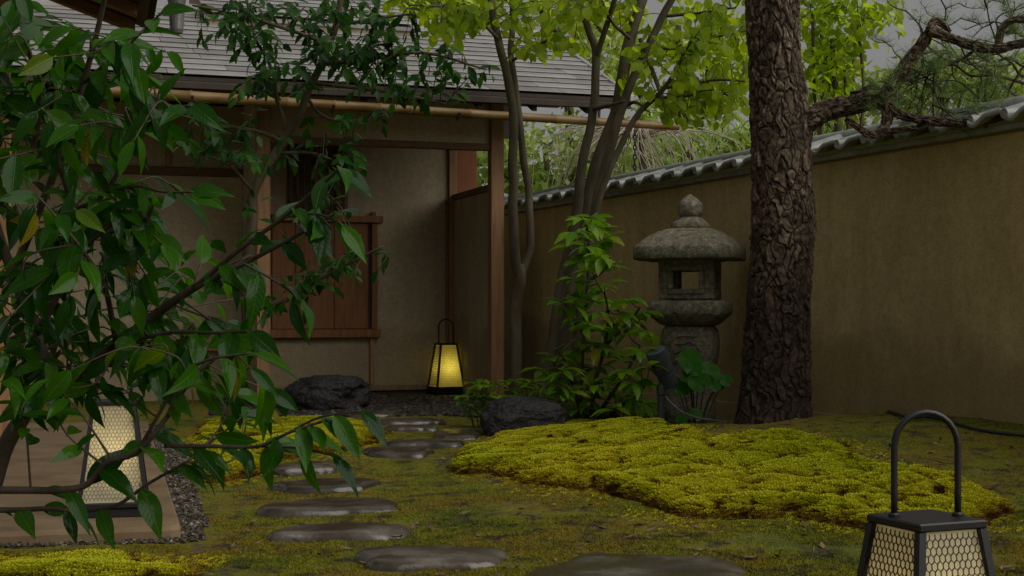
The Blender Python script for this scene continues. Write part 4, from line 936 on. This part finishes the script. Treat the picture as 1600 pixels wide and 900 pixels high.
fg.finish(T_cam, *LM_cam, cap=300)

# ---- camellia before the house
cb = onz(360, 632, 0.02); cm = Plant('camellia_tree', (cb.x, 9.3, 0.0), 'slender dark-leaved camellia tree standing before the left house post', 'tree')
Kc = 9.2 / F
cm.wood('trunk', wp([(360, 668), (372, 570), (386, 480), (388, 385), (400, 300), (440, 222), (473, 165), (500, 100), (525, 40), (538, -30)], 9.3, 9.0), lin(10 * Kc, 4.5 * Kc, 10), 'bark_grey', 12, 6, 0.05)
CB = [([(388, 500), (404, 482), (440, 470), (480, 448), (540, 415), (600, 385)], 5, 2), ([(445, 215), (442, 185), (428, 150), (424, 112), (402, 60), (382, 0)], 4, 2), ([(440, 220), (400, 205), (345, 195), (270, 178)], 4, 1.5), ([(500, 100), (580, 92), (660, 82), (755, 108)], 4, 1.5),
      ([(490, 130), (555, 138), (630, 148), (700, 163)], 3.5, 1.5), ([(430, 240), (490, 240), (555, 268)], 3, 1.5), ([(400, 300), (355, 258), (292, 232)], 3, 1.5), ([(525, 40), (590, 28), (650, 22)], 3, 1.5), ([(512, 70), (440, 42), (370, 22), (300, 8)], 3.5, 1.5), ([(480, 150), (500, 180), (545, 190), (600, 180)], 3, 1.3), ([(388, 400), (350, 420), (310, 440)], 3, 1.3)]
for l, r0, r1 in CB: cm.wood('branch', wp(l, 9.15, 9.15 + random.uniform(-0.7, 0.3)), lin(r0 * Kc, r1 * Kc, len(l)), 'bark_grey', 7, 5, 0.04)
def clusters(pl, cl, d0, dv, size, gap, maxlen, upv, drop, kw={}):
    for (cx, cy, rx, ry, n) in cl:
        for _ in range(n):
            a = random.uniform(0, 6.28); r = math.sqrt(random.random()); e = P(cx + rx * r * math.cos(a), cy + ry * r * math.sin(a), d0 + random.uniform(-dv, dv)); s_ = pl.nearest(e)
            if (e - s_).length > maxlen: s_ = e + (s_ - e).normalized() * maxlen
            mid = (s_ + e) / 2 + Vector((0, 0, 0.05)) + rv(0.03); q = pl.twig([s_, mid, e], 0.004, 0.0018, 5); pl.spray(q, gap, size, 0.8, 0.7, drop, start=0.25, up=upv, tilt=0.5, **kw)
clusters(cm, [(350, 35, 70, 35, 16), (440, 70, 80, 45, 26), (520, 60, 60, 50, 18), (600, 75, 60, 40, 18), (660, 100, 60, 30, 14), (730, 112, 40, 15, 6), (640, 150, 50, 18, 8), (420, 130, 70, 40, 14), (560, 115, 60, 30, 12), (340, 215, 70, 35, 14), (440, 240, 60, 40, 12), (520, 270, 50, 45, 14), (570, 185, 60, 14, 6),
             (560, 400, 48, 30, 9), (500, 440, 60, 35, 10), (450, 480, 50, 25, 6), (420, 330, 50, 30, 5), (300, 200, 50, 30, 7), (480, 15, 90, 15, 14), (590, 20, 60, 15, 8)], 9.0, 0.55, 0.090, 0.034, 0.45, Vector((0, -0.4, 0.9)), 0.45)
T_mid = [leaf_template(1.0, 0.46, dr, 0.2, 4, 0.42, 1.2, 1) for dr in (0.2, 0.35, 0.1)]
cm.finish(T_mid, *LM_mid, cap=300)

# ---- two deciduous trees with pale green round leaves
Kd = 10.2 / F
ta = Plant('forked_tree', (P(806, 600, 10.3).x, 10.3, 0), 'slim grey tree with a narrow fork, next to the right house post', 'tree')
ta.wood('trunk', wp([(806, 650), (806, 560), (806, 500), (812, 440), (809, 415)], 10.3), lin(10 * Kd, 9.5 * Kd, 5), 'bark_grey', 14, 6, 0.03)
ta.wood('branch', wp([(810, 430), (805, 400), (803, 340), (801, 270), (802, 180), (792, 115), (778, 60), (768, 0), (764, -60)], 10.3, 10.1), lin(8.5 * Kd, 5.5 * Kd, 9), 'bark_grey', 12, 6, 0.02)
ta.wood('branch', wp([(812, 432), (822, 405), (829, 370), (827, 310), (817, 240), (808, 155), (800, 95), (799, 40), (803, -40)], 10.35, 10.5), lin(7 * Kd, 4.5 * Kd, 9), 'bark_grey', 12, 6, 0.02)
ta.wood('branch', wp([(778, 60), (745, 30), (700, 12), (640, 8)], 10.1, 9.8), lin(3 * Kd, 1.5 * Kd, 4), 'bark_grey', 7)
ta.wood('branch', wp([(800, 95), (840, 70), (870, 60), (900, 70)], 10.4, 10.2), lin(3 * Kd, 1.5 * Kd, 4), 'bark_grey', 7)
clusters(ta, [(625, 12, 55, 14, 9), (690, 45, 45, 30, 14), (730, 50, 40, 35, 14), (850, 30, 45, 30, 14), (840, 78, 40, 20, 9), (760, 5, 60, 10, 8), (890, 75, 30, 16, 4), (700, 0, 90, 10, 10)], 10.1, 0.5, 0.074, 0.042, 0.5, Vector((0, -0.7, 0.7)), 0.6)
T_round = [leaf_template(1.0, 0.82, dr, 0.06, 5, 0.42, 0.8, 1) for dr in (0.15, 0.35)]
ta.finish(T_round, *LM_lime, cap=300)
tb = Plant('multi_stem_tree', (P(875, 640, 9.6).x, 9.6, 0), 'multi-stemmed grey tree leaning right, behind the whorled shrub', 'tree')
Kb = 9.6 / F
for l, d0, d1, r0, r1 in [([(840, 668), (862, 545), (880, 430), (902, 330), (908, 270), (924, 190), (931, 90), (918, 45), (903, -10)], 9.6, 9.4, 10, 5), ([(862, 670), (885, 505), (908, 385), (932, 260), (962, 178), (985, 60), (1008, -20)], 9.7, 9.7, 13, 8.5),
                          ([(884, 670), (897, 520), (918, 400), (940, 285), (978, 150), (1020, 60), (1058, -20)], 9.5, 9.2, 10, 5), ([(888, 672), (908, 500), (925, 360), (952, 268), (992, 185), (1028, 150), (1048, 125), (1066, 90)], 9.4, 9.0, 7, 2.5)]:
    tb.wood('stem', wp(l, d0, d1), lin(r0 * Kb, r1 * Kb, len(l)), 'bark_grey', 12, 6, 0.02)
for l, r0, r1 in [([(931, 90), (945, 45), (962, -10)], 5, 4), ([(1035, 138), (1075, 132), (1120, 125), (1176, 128)], 3, 1.5), ([(1025, 152), (1075, 150), (1105, 140), (1150, 155)], 2.5, 1.3), ([(1040, 25), (1090, 20), (1150, 12)], 3, 1.3), ([(962, 178), (990, 160), (1010, 170)], 4, 1.5), ([(985, 60), (960, 40), (950, 25)], 3, 2), ([(928, 170), (950, 165), (975, 158)], 4, 2), ([(1010, 75), (1070, 75), (1110, 60), (1180, 45)], 2.5, 1.2)]:
    tb.wood('branch', wp(l, 9.45, 9.2), lin(r0 * Kb, r1 * Kb, len(l)), 'bark_grey', 7, 5, 0.02)
clusters(tb, [(1080, 70, 70, 40, 24), (1120, 110, 60, 35, 22), (1070, 140, 60, 25, 14), (1120, 165, 50, 25, 14), (1060, 178, 40, 14, 6), (1000, 95, 30, 25, 6), (1110, 15, 65, 20, 14), (960, 15, 60, 16, 12), (900, 25, 50, 25, 12), (1150, 70, 40, 40, 12), (985, 130, 25, 12, 3)], 9.3, 0.5, 0.070, 0.042, 0.45, Vector((0, -0.7, 0.7)), 0.6)
tb.finish(T_round, *LM_lime, cap=300)

# ---- pine
PX, PD = (1213 - 800) / F * 7.35, 7.35
pn_ = thing('pine_tree', (PX, PD, gzf(PX, PD)), 'thick pine trunk with flaky bark and one crooked limb', 'pine tree')
def bark_trunk(keys, name, cell, depth, par, nseg, nrow, seed, wet=None):
    """keys: (center Vector, radius). Plates of bark stand proud of dark cracks"""
    q, r = spline([k[0] for k in keys], 16, [k[1] for k in keys]); q = np.array([v[:] for v in q]); r = np.array(r)
    s = np.concatenate([[0], np.cumsum(np.linalg.norm(np.diff(q, axis=0), axis=1))]); ss = np.linspace(0, s[-1], nrow)
    C = np.stack([np.interp(ss, s, q[:, i]) for i in range(3)], -1); Rr = np.interp(ss, s, r)
    tn = np.gradient(C, axis=0); tn /= np.linalg.norm(tn, axis=1)[:, None]
    x = np.cross(tn, np.array([0.13, 1.0, 0.05])); x /= np.linalg.norm(x, axis=1)[:, None]; y = np.cross(tn, x)
    a = np.linspace(0, 2 * np.pi, nseg, endpoint=False)
    Rm = Rr.mean(); A, S = np.meshgrid(a, ss); RR = Rr[:, None]
    ncell = max(6, round(2 * math.pi * Rm / cell)); P2 = np.stack([A / (2 * np.pi) * ncell, S / (cell * 2.1)], -1)
    w = fbm(np.stack([np.cos(A) * 3, np.sin(A) * 3, S * 9], -1), 3, seed) - 0.47; w2 = fbm(np.stack([np.cos(A) * 3 + 7, np.sin(A) * 3, S * 9], -1), 3, seed + 5) - 0.47
    P2 = P2 + np.stack([w * 3.0, w2 * 2.4], -1)
    def wor(p, per):
        f = np.floor(p).astype(np.int64); d1 = np.full(p.shape[:-1], 9.0); d2 = d1.copy(); ii = np.zeros(p.shape[:-1])
        for u in (-1, 0, 1):
            for v in (-1, 0, 1):
                i = f[..., 0] + u; j = f[..., 1] + v; iw = i % per; o_ = iw * 0
                d = np.hypot(p[..., 0] - (i + hash3(iw, j, o_ + 1, seed)), p[..., 1] - (j + hash3(iw, j, o_ + 2, seed))); h = hash3(iw, j, o_ + 3, seed); m = d < d1; d2 = np.where(m, d1, np.minimum(d2, d)); ii = np.where(m, h, ii); d1 = np.where(m, d, d1)
        return d1, d2, ii
    f1, f2, ii = wor(P2, ncell); g1, g2, jj = wor(P2 * 2.0 + 0.37, ncell * 2)
    crack = np.clip((f2 - f1) / 0.22 * (0.5 + 1.4 * (w2 + 0.47)), 0, 1); flake = np.clip((g2 - g1) / 0.22, 0, 1)
    h = (0.35 + 0.65 * crack ** 0.8) * (0.35 + 0.65 * ii) + 0.55 * flake * (jj - 0.35) * crack + 0.5 * (0.5 - f1) * crack
    fine = fbm(np.stack([np.cos(A) * RR * 60, np.sin(A) * RR * 60, S * 40], -1), 3, seed + 2) - 0.47
    low = fbm(np.stack([np.cos(A) * 1.5, np.sin(A) * 1.5, S * 1.6], -1), 3, seed + 8) - 0.47
    Rf = RR * (1 + 0.16 * low) + depth * (h - 0.5) + depth * 0.55 * fine
    V = C[:, None] + Rf[..., None] * (np.cos(A)[..., None] * x[:, None] + np.sin(A)[..., None] * y[:, None])
    tint = np.clip(0.10 + 0.42 * crack * (0.35 + 0.75 * ii) + 0.34 * flake * jj * crack + 0.9 * fine, 0, 1)
    if wet: tint = tint * (1 - 0.62 * np.clip((wet - V[..., 2] + 0.9 * low + 0.5 * (ii - .5) * .3) / 0.35, 0, 1))  # tint gets darker towards the trunk foot, with a ragged upper edge
    I = np.arange(nrow * nseg).reshape(nrow, nseg); J = np.roll(I, -1, axis=1)
    Q = np.stack([I[:-1], J[:-1], J[1:], I[1:]], -1).reshape(-1, 4)
    return obj(name, npmesh(name, V.reshape(-1, 3), Q, False, tint.reshape(-1)), M['bark_pine'], par)
def pk(l): return [(P(a, b_, PD), w / 2 / F * PD) for a, b_, w in l]
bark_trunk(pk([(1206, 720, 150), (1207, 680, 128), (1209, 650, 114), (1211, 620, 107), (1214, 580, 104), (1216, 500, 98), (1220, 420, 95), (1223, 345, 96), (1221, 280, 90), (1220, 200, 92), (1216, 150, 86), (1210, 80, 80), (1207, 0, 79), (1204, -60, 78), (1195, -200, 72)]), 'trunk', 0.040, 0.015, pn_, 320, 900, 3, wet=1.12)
def limb(l, d0, d1, name='branch', dep=0.010, cell=0.03, rows=160):
    n = len(l); return bark_trunk([(P(a, b_, d0 + (d1 - d0) * i / (n - 1)), w / 2 / F * PD) for i, (a, b_, w) in enumerate(l)], name, cell, dep, pn_, 48, rows, 17)
limb([(1215, 215, 46), (1255, 192, 40), (1290, 174, 30), (1330, 164, 27), (1370, 156, 27), (1392, 148, 24)], PD, 7.2, 'limb', 0.014)
limb([(1380, 158, 24), (1400, 125, 21), (1425, 90, 18), (1446, 60, 16), (1456, 44, 13)], 7.2, 7.1)
limb([(1452, 48, 13), (1480, 58, 12), (1510, 68, 13), (1545, 76, 12), (1580, 72, 12), (1630, 58, 11)], 7.1, 7.0)
limb([(1452, 46, 10), (1460, 33, 9), (1472, 38, 7), (1484, 50, 5)], 7.1, 7.15, rows=60)
limb([(1384, 156, 22), (1387, 180, 16), (1380, 200, 13), (1366, 211, 10), (1350, 206, 9), (1334, 194, 7), (1322, 186, 5)], 7.2, 7.1)
limb([(1388, 168, 16), (1410, 180, 12), (1440, 187, 11), (1490, 192, 11), (1530, 190, 11), (1580, 176, 12), (1640, 150, 12)], 7.2, 6.9)
limb([(1385, 206, 7), (1405, 203, 7), (1432, 200, 7), (1444, 190, 6)], 7.15, 7.0, rows=60)
limb([(1560, 70, 8), (1564, 48, 8), (1575, 36, 8), (1590, 30, 8), (1610, 32, 8)], 7.05, 7.0, rows=60)
limb([(1360, 158, 7), (1372, 140, 7), (1358, 136, 6), (1342, 145, 5), (1328, 146, 4)], 7.25, 7.3, rows=60)
random.seed(21)
tw = MB(); ends = []
def crook(px, py, L, ang, d, r, lvl=0):
    pts = [P(px, py, d)]; n = 6
    for k in range(n):
        ang += random.gauss(0, 0.38); px += L / n * math.cos(ang); py -= L / n * math.sin(ang); d += random.gauss(0, 0.05); pts.append(P(px, py, d))
        if lvl < 2 and random.random() < (0.60 if lvl == 0 else 0.42): crook(px, py, L * random.uniform(0.35, 0.6), ang + random.choice((-1, 1)) * random.uniform(0.5, 1.2), d, r * 0.6, lvl + 1)
        if lvl > 0 or k > 2: ends.append(pts[-1])
    q = spline(pts, 3); tw.tube(q, [r * (1 - 0.65 * i / (len(q) - 1)) for i in range(len(q))], 5, False)
for a in [(1525, 76, 150, 3.5, 7.2, .010), (1600, 130, 170, 3.3, 7.5, .010), (1620, 110, 150, 2.9, 7.4, .009), (1470, 188, 120, 0.4, 7.3, .008), (1430, 183, 100, 0.5, 7.4, .007), (1590, 170, 130, 2.7, 7.4, .009), (1440, 92, 90, -1.0, 7.3, .006), (1500, 66, 110, -0.6, 7.3, .006), (1470, 60, 100, -0.4, 7.1, .006), (1610, 160, 200, 3.0, 7.6, .010), (1340, 162, 60, 0.7, 7.3, .005), (1560, 95, 120, 0.2, 7.3, .007), (1410, 130, 60, 0.2, 7.3, .005), (1620, 95, 130, 3.4, 7.2, .008), (1550, 75, 80, 0.7, 7.2, .006), (1640, 60, 140, 2.8, 7.2, .007)]: crook(*a)
tag(tw.build('twigs', M['bark_dark'], pn_, True), kind='stuff')
def needles(cs, n, L, w=0.0011):
    c = np.repeat(np.array([p[:] for p in cs]), n, axis=0); m_ = len(c); d = RNG.normal(0, 1, (m_, 3)); d[:, 2] = np.abs(d[:, 2]) * 0.8 + 0.15; d /= np.linalg.norm(d, axis=1)[:, None]; l = L * RNG.uniform(0.6, 1.1, m_)[:, None]
    s = np.cross(d, RNG.normal(0, 1, (m_, 3))); s /= np.linalg.norm(s, axis=1)[:, None] + 1e-9
    V = np.stack([c - s * w, c + s * w, c + d * l], 1).reshape(-1, 3); return npmesh('needles', V, np.arange(3 * m_).reshape(-1, 3), False, np.repeat(RNG.uniform(0, 1, m_), 3))
M['needle'] = tintmat('pine_needle', [(0.08, 0.15, 0.03), (0.16, 0.26, 0.06), (0.26, 0.34, 0.12)], 0.5, None, 0.3, 0.45)
tag(obj('needles', needles(ends, 8, 0.085), M['needle'], pn_), kind='stuff')

# ---- whorled shrub beside the spotlight
sb = Plant('whorled_shrub', (P(912, 655, 8.55).x, 8.55, gzf(P(912, 655, 8.55).x, 8.55)), 'upright green shrub with whorls of long leaves, before the grey stems', 'shrub')
Ks = 8.55 / F
for l in [[(906, 668), (908, 600), (912, 520), (918, 440), (920, 380), (916, 350)], [(922, 668), (930, 600), (945, 540), (950, 490), (945, 460)], [(912, 660), (895, 600), (880, 560), (868, 545)], [(925, 660), (960, 610), (985, 570), (1000, 540)], [(930, 660), (975, 630), (1005, 610)], [(918, 440), (945, 420), (955, 400)], [(912, 520), (885, 490), (878, 470)], [(945, 540), (985, 500), (1000, 480)], [(908, 600), (880, 590), (860, 590)]]:
    sb.wood('stem', wp(l, 8.55, 8.5 + random.uniform(-0.2, 0.2)), lin(3.6 * Ks, 1.6 * Ks, len(l)), 'bark_dark', 7)
random.seed(33)
WH = [(912, 345), (935, 355), (900, 365), (950, 372), (915, 385), (940, 400), (905, 410), (955, 415), (925, 425), (880, 475), (915, 465), (950, 470), (985, 470), (935, 490), (900, 500), (968, 490), (1005, 488), (945, 520), (915, 530), (980, 520), (895, 548), (955, 550), (870, 560), (930, 575), (1000, 550), (975, 580), (900, 590), (868, 598), (945, 610), (1005, 600), (985, 625), (920, 625), (960, 640), (880, 615), (925, 340), (940, 380), (890, 385), (920, 400), (965, 505), (920, 510), (1010, 520), (950, 590), (1015, 575), (850, 580), (1010, 630), (895, 475), (930, 470), (990, 505), (935, 540), (905, 565), (990, 600), (880, 580), (930, 600), (965, 560), (905, 640), (900, 440), (945, 445)]
for (px, py) in WH:
    c = P(px, py, 8.5 + random.uniform(-0.28, 0.25)); s_ = sb.nearest(c)
    if (c - s_).length > 0.01: sb.twig([s_, (s_ + c) / 2 + Vector((0, 0, -0.015)), c], 0.004, 0.0025, 3)
    n = random.randint(7, 9); a0 = random.uniform(0, 6.28); ax = Vector((0, 0, 1)) + rv(0.22)
    for k in range(n):
        a = a0 + 2 * math.pi * k / n + random.gauss(0, 0.15); el = random.uniform(-0.25, 0.55); d = Vector((math.cos(a), math.sin(a), el)); sb.leaf(c + Vector((0, 0, random.uniform(-0.015, 0.015))), d, ax + rv(0.15), random.uniform(0.10, 0.155))
T_wh = [leaf_template(1.0, 0.39, dr, 0.2, 5, 0.55, 1.0, 1) for dr in (0.25, 0.45, 0.6)]
sb.finish(T_wh, *LM_shrub, cap=300)

# ---- low leafy plants
random.seed(44)
def low_plant(px, py, d, hpx, wpx, n, label):
    c = P(px, py, d); g = gzf(c.x, d); pl = Plant('leafy_plant', (c.x, d, g), label, 'plant', 'low leafy plants at the foot of the trees')
    for k in range(n):
        a = random.uniform(0, 6.28); r = wpx / F * d / 2 * math.sqrt(random.random()); b0 = Vector((c.x + r * 0.5 * math.cos(a), d + r * 0.5 * math.sin(a), g - 0.01)); tp = Vector((c.x + r * math.cos(a), d + r * math.sin(a), g + hpx / F * d * random.uniform(0.5, 1)))
        q = pl.twig([b0, (b0 + tp) / 2 + rv(0.01), tp], 0.004, 0.002, 4)
        for s in (0.55, 0.8, 1.0):
            p = q[int(s * (len(q) - 1))]; m_ = 5 if s == 1 else 3; a0 = random.uniform(0, 6.28)
            for j in range(m_): an = a0 + 6.28 * j / m_; pl.leaf(p, Vector((math.cos(an), math.sin(an), random.uniform(0, 0.5))), Vector((0, 0, 1)) + rv(0.2), random.uniform(0.06, 0.095))
    pl.finish(T_wh[:2], *LM_shrub, cap=120)
low_plant(762, 650, 9.2, 74, 90, 15, 'low leafy plant at the far left end, beside the glowing lantern'); low_plant(815, 640, 9.6, 72, 70, 11, 'low leafy plant behind the black craggy rock'); low_plant(860, 640, 9.1, 62, 70, 10, 'low leafy plant between the grey stems and the craggy rock'); low_plant(985, 655, 8.7, 55, 70, 11, 'low leafy plant just left of the spotlight stake')
# ---- round-leaved plant at the foot of the stone lantern
c0 = P(1088, 660, 8.35); fr = Plant('round_leaf_plant', (c0.x, 8.35, gzf(c0.x, 8.35)), 'round-leaved green plant at the foot of the stone lantern', 'plant')
def disc(n=18):
    v = [(0, 0, 0)]; f = []
    for rr_, z in ((0.5, 0.05), (1.0, 0.10)):
        for k in range(n): a = 0.25 + (2 * math.pi - 0.5) * k / (n - 1) - math.pi / 2; w = 1 + 0.04 * math.sin(7 * a); v.append((rr_ * w * math.cos(a), rr_ * w * math.sin(a), z + 0.03 * math.sin(5 * a) * rr_))
    for k in range(n - 1): f.append((0, 1 + k, 2 + k)); f.append((1 + k, 1 + n + k, 2 + n + k, 2 + k))
    return mesh('leaf', v, f, True)
dm = disc()
for (px, py, w, dd) in [(1078, 562, 19, 0), (1083, 577, 14, -.06), (1106, 583, 20, -.03), (1078, 590, 14, -.05), (1092, 597, 18, -.1), (1122, 600, 12, 0.02), (1135, 595, 11, -.02), (1066, 608, 13, -.03), (1086, 648, 12, -.1), (1065, 655, 10, -.12), (1118, 605, 9, -.1), (1055, 600, 12, 0.05)]:
    c = P(px, py, 8.35 + dd); s_ = w / F * 8.35; n = (Vector((0, -0.75, 0.75)) + rv(0.22)).normalized(); put('leaf', dm, LM_round[0], fr.root, Matrix.Translation(c) @ basis(Vector((random.gauss(0, .5), 0.5, 0.8)), n).to_4x4() @ Matrix.Diagonal((s_, s_, s_, 1)))
    b0 = Vector((c0.x + (c.x - c0.x) * 0.25, 8.38, gzf(c0.x, 8.35) - 0.01)); fr.twig([b0, (b0 + c) / 2 + Vector((0, .02, .03)), c], 0.004, 0.003, 4)
tag(fr.twigs.build('stalks', M['twig'], fr.root, True), kind='stuff')

# ---- trees beyond the wall and the house
def far_tree(name, px, d, trunk_top, blobs, nleaf, size, label, mats, temps, seed, trunk_r=0.08, drop=0.4):
    random.seed(seed); x0 = (px - 800) / F * d; r_ = thing(name, (x0, d, 0), label, 'tree', 'trees beyond the garden wall'); mb = MB(); top = P(px, trunk_top, d)
    q, rr_ = spline([Vector((x0, d, -0.05)), Vector((x0 + .1, d, top.z * 0.5)), top], 6, [trunk_r, trunk_r * .7, trunk_r * .3]); mb.tube(q, rr_, 8); mb.build('trunk', M['bark_grey'], r_, True)
    L = []; lm = MB(); tot = sum(b_[2] * b_[3] for b_ in blobs)
    for (cx, cy, rx, ry) in blobs:
        c = P(cx, cy, d); lm.tube(spline([q[len(q) // 2], (q[len(q) // 2] + c) / 2 + rv(.1), c], 4), trunk_r * .25, 5, False)
        n = int(nleaf * rx * ry / tot); RX, RY = rx / F * d, ry / F * d; ncl = max(4, n // 22); cs = []
        for _ in range(ncl):
            v = rv(1).normalized() * random.random() ** 0.4 * 1.12; e = c + Vector((v.x * RX, v.y * max(RX, RY) * 0.8, v.z * RY)); cs.append(e); lm.tube([c + (e - c) * 0.3, c + (e - c) * 0.7 + rv(.05), e], 0.006, 4, False)
        for _ in range(n): L.append((random.choice(cs) + rv(0.11), basis(Vector((random.gauss(0, .7), random.gauss(0, .7), -drop)), Vector((0, -0.4, 0.8)) + rv(0.5)), size * random.uniform(.7, 1.2)))
    tag(lm.build('branches', M['bark_grey'], r_, True), kind='stuff'); tag(obj('crown', joined(L, temps), mats[1], r_), kind='stuff'); return r_
T_far = [leaf_template(1.0, 0.5, 0.2, 0.1, 2, 0.45, 1.0, 1)]; T_nar = [leaf_template(1.0, 0.26, 0.25, 0.1, 2, 0.45, 1.0, 1)]
far_tree('leafy_tree', 850, 16.0, 215, [(840, 240, 70, 60), (900, 270, 70, 55), (830, 300, 60, 40), (770, 260, 40, 60), (960, 250, 60, 60), (700, 270, 50, 50)], 2400, 0.14, 'pale green tree seen through the gap beside the house post', LM_far, T_far, 51)
far_tree('leafy_tree', 1080, 15.0, 215, [(1050, 240, 70, 40), (1120, 230, 60, 40), (1000, 280, 60, 30), (1160, 215, 40, 40), (1100, 270, 60, 25)], 1900, 0.16, 'feathery pale tree behind the tiled wall above the stone lantern', LM_far, T_nar, 52)
far_tree('leafy_tree', 1300, 15.5, 60, [(1290, 90, 50, 70), (1340, 30, 60, 35), (1270, 20, 50, 40), (1320, 110, 40, 20), (1250, 130, 50, 50)], 850, 0.14, 'airy lime-green tree right of the pine trunk', LM_lime, T_far, 53)
far_tree('leafy_tree', 1400, 16.5, 140, [(1330, 150, 70, 30), (1420, 150, 80, 40), (1510, 130, 80, 45), (1590, 140, 70, 50), (1290, 190, 50, 30), (1470, 110, 60, 30)], 2400, 0.16, 'fine-leaved pale tree behind the crooked pine limb', LM_far, T_nar, 54)
far_tree('leafy_tree', 880, 18.5, 60, [(930, 90, 50, 40), (890, 130, 40, 40), (1000, 180, 40, 40)], 700, 0.14, 'sparse pale tree just above the roof end', LM_far, T_far, 55)
LM_glow = both('canopy_leaf', [(0.26, 0.36, 0.03), (0.38, 0.48, 0.06), (0.48, 0.55, 0.14)], rough=0.5, trans=0.65, tcol=(1.6, 1.6, 1.1), spec=0.2)  # sky-lit glow of the canopy is put into the lighter leaf colour
far_tree('leafy_tree', 1060, 21.0, 40, [(1000, 60, 90, 60), (1110, 60, 80, 70), (920, 20, 70, 40), (1080, 160, 90, 40), (840, 10, 80, 40), (1150, 140, 50, 50)], 1700, 0.20, 'tall yellow-green tree glowing behind the multi-stemmed tree', LM_glow, T_far, 56, 0.14)
far_tree('leafy_tree', 680, 20.0, 0, [(640, -10, 80, 35), (720, 10, 80, 35), (560, -20, 60, 30)], 700, 0.19, 'yellow-green treetop showing above the house roof', LM_glow, T_far, 57, 0.14)
far_tree('leafy_tree', 1330, 21.0, 100, [(1300, 130, 70, 40), (1390, 150, 60, 30), (1280, 40, 60, 60), (1350, 20, 50, 40)], 700, 0.20, 'tall pale tree farthest behind the wall, above the crooked limb', LM_glow, T_far, 58, 0.12)
# weeping bare twigs
wt = thing('weeping_tree', (P(1010, 300, 14.2).x, 14.2, 0), 'weeping tree with pale bare hanging twigs beyond the wall', 'tree', 'trees beyond the garden wall')
M['paletwig'] = pm('pale_twig', [(0.30, 0.26, 0.20), (0.42, 0.38, 0.31)], 8, 0.7)
mb = MB(); q, r_ = spline([Vector((P(1010, 300, 14.2).x, 14.2, -0.05)), P(1010, 330, 14.2), P(1000, 215, 14.2)], 6, [0.06, 0.05, 0.03]); mb.tube(q, r_, 8); mb.build('trunk', M['bark_grey'], wt, True)
random.seed(61); mb = MB()
for k in range(130):
    px = random.gauss(985, 60); py = random.uniform(200, 232); d = 14.2 + random.uniform(-0.5, 0.6); s = 1 if px > 985 else -1; a = P(1000, 218, 14.2); b_ = P(px, py, d); L = random.uniform(40, 110); dx = s * random.uniform(5, 50)
    mb.tube(spline([a, (a + b_) / 2 + Vector((0, 0, .10)), b_, P(px + dx * .6, py + L * .5, d), P(px + dx, py + L, d)], 3), lin(0.007, 0.0022, 13), 4, False)
tag(mb.build('hanging_twigs', M['paletwig'], wt), kind='stuff')
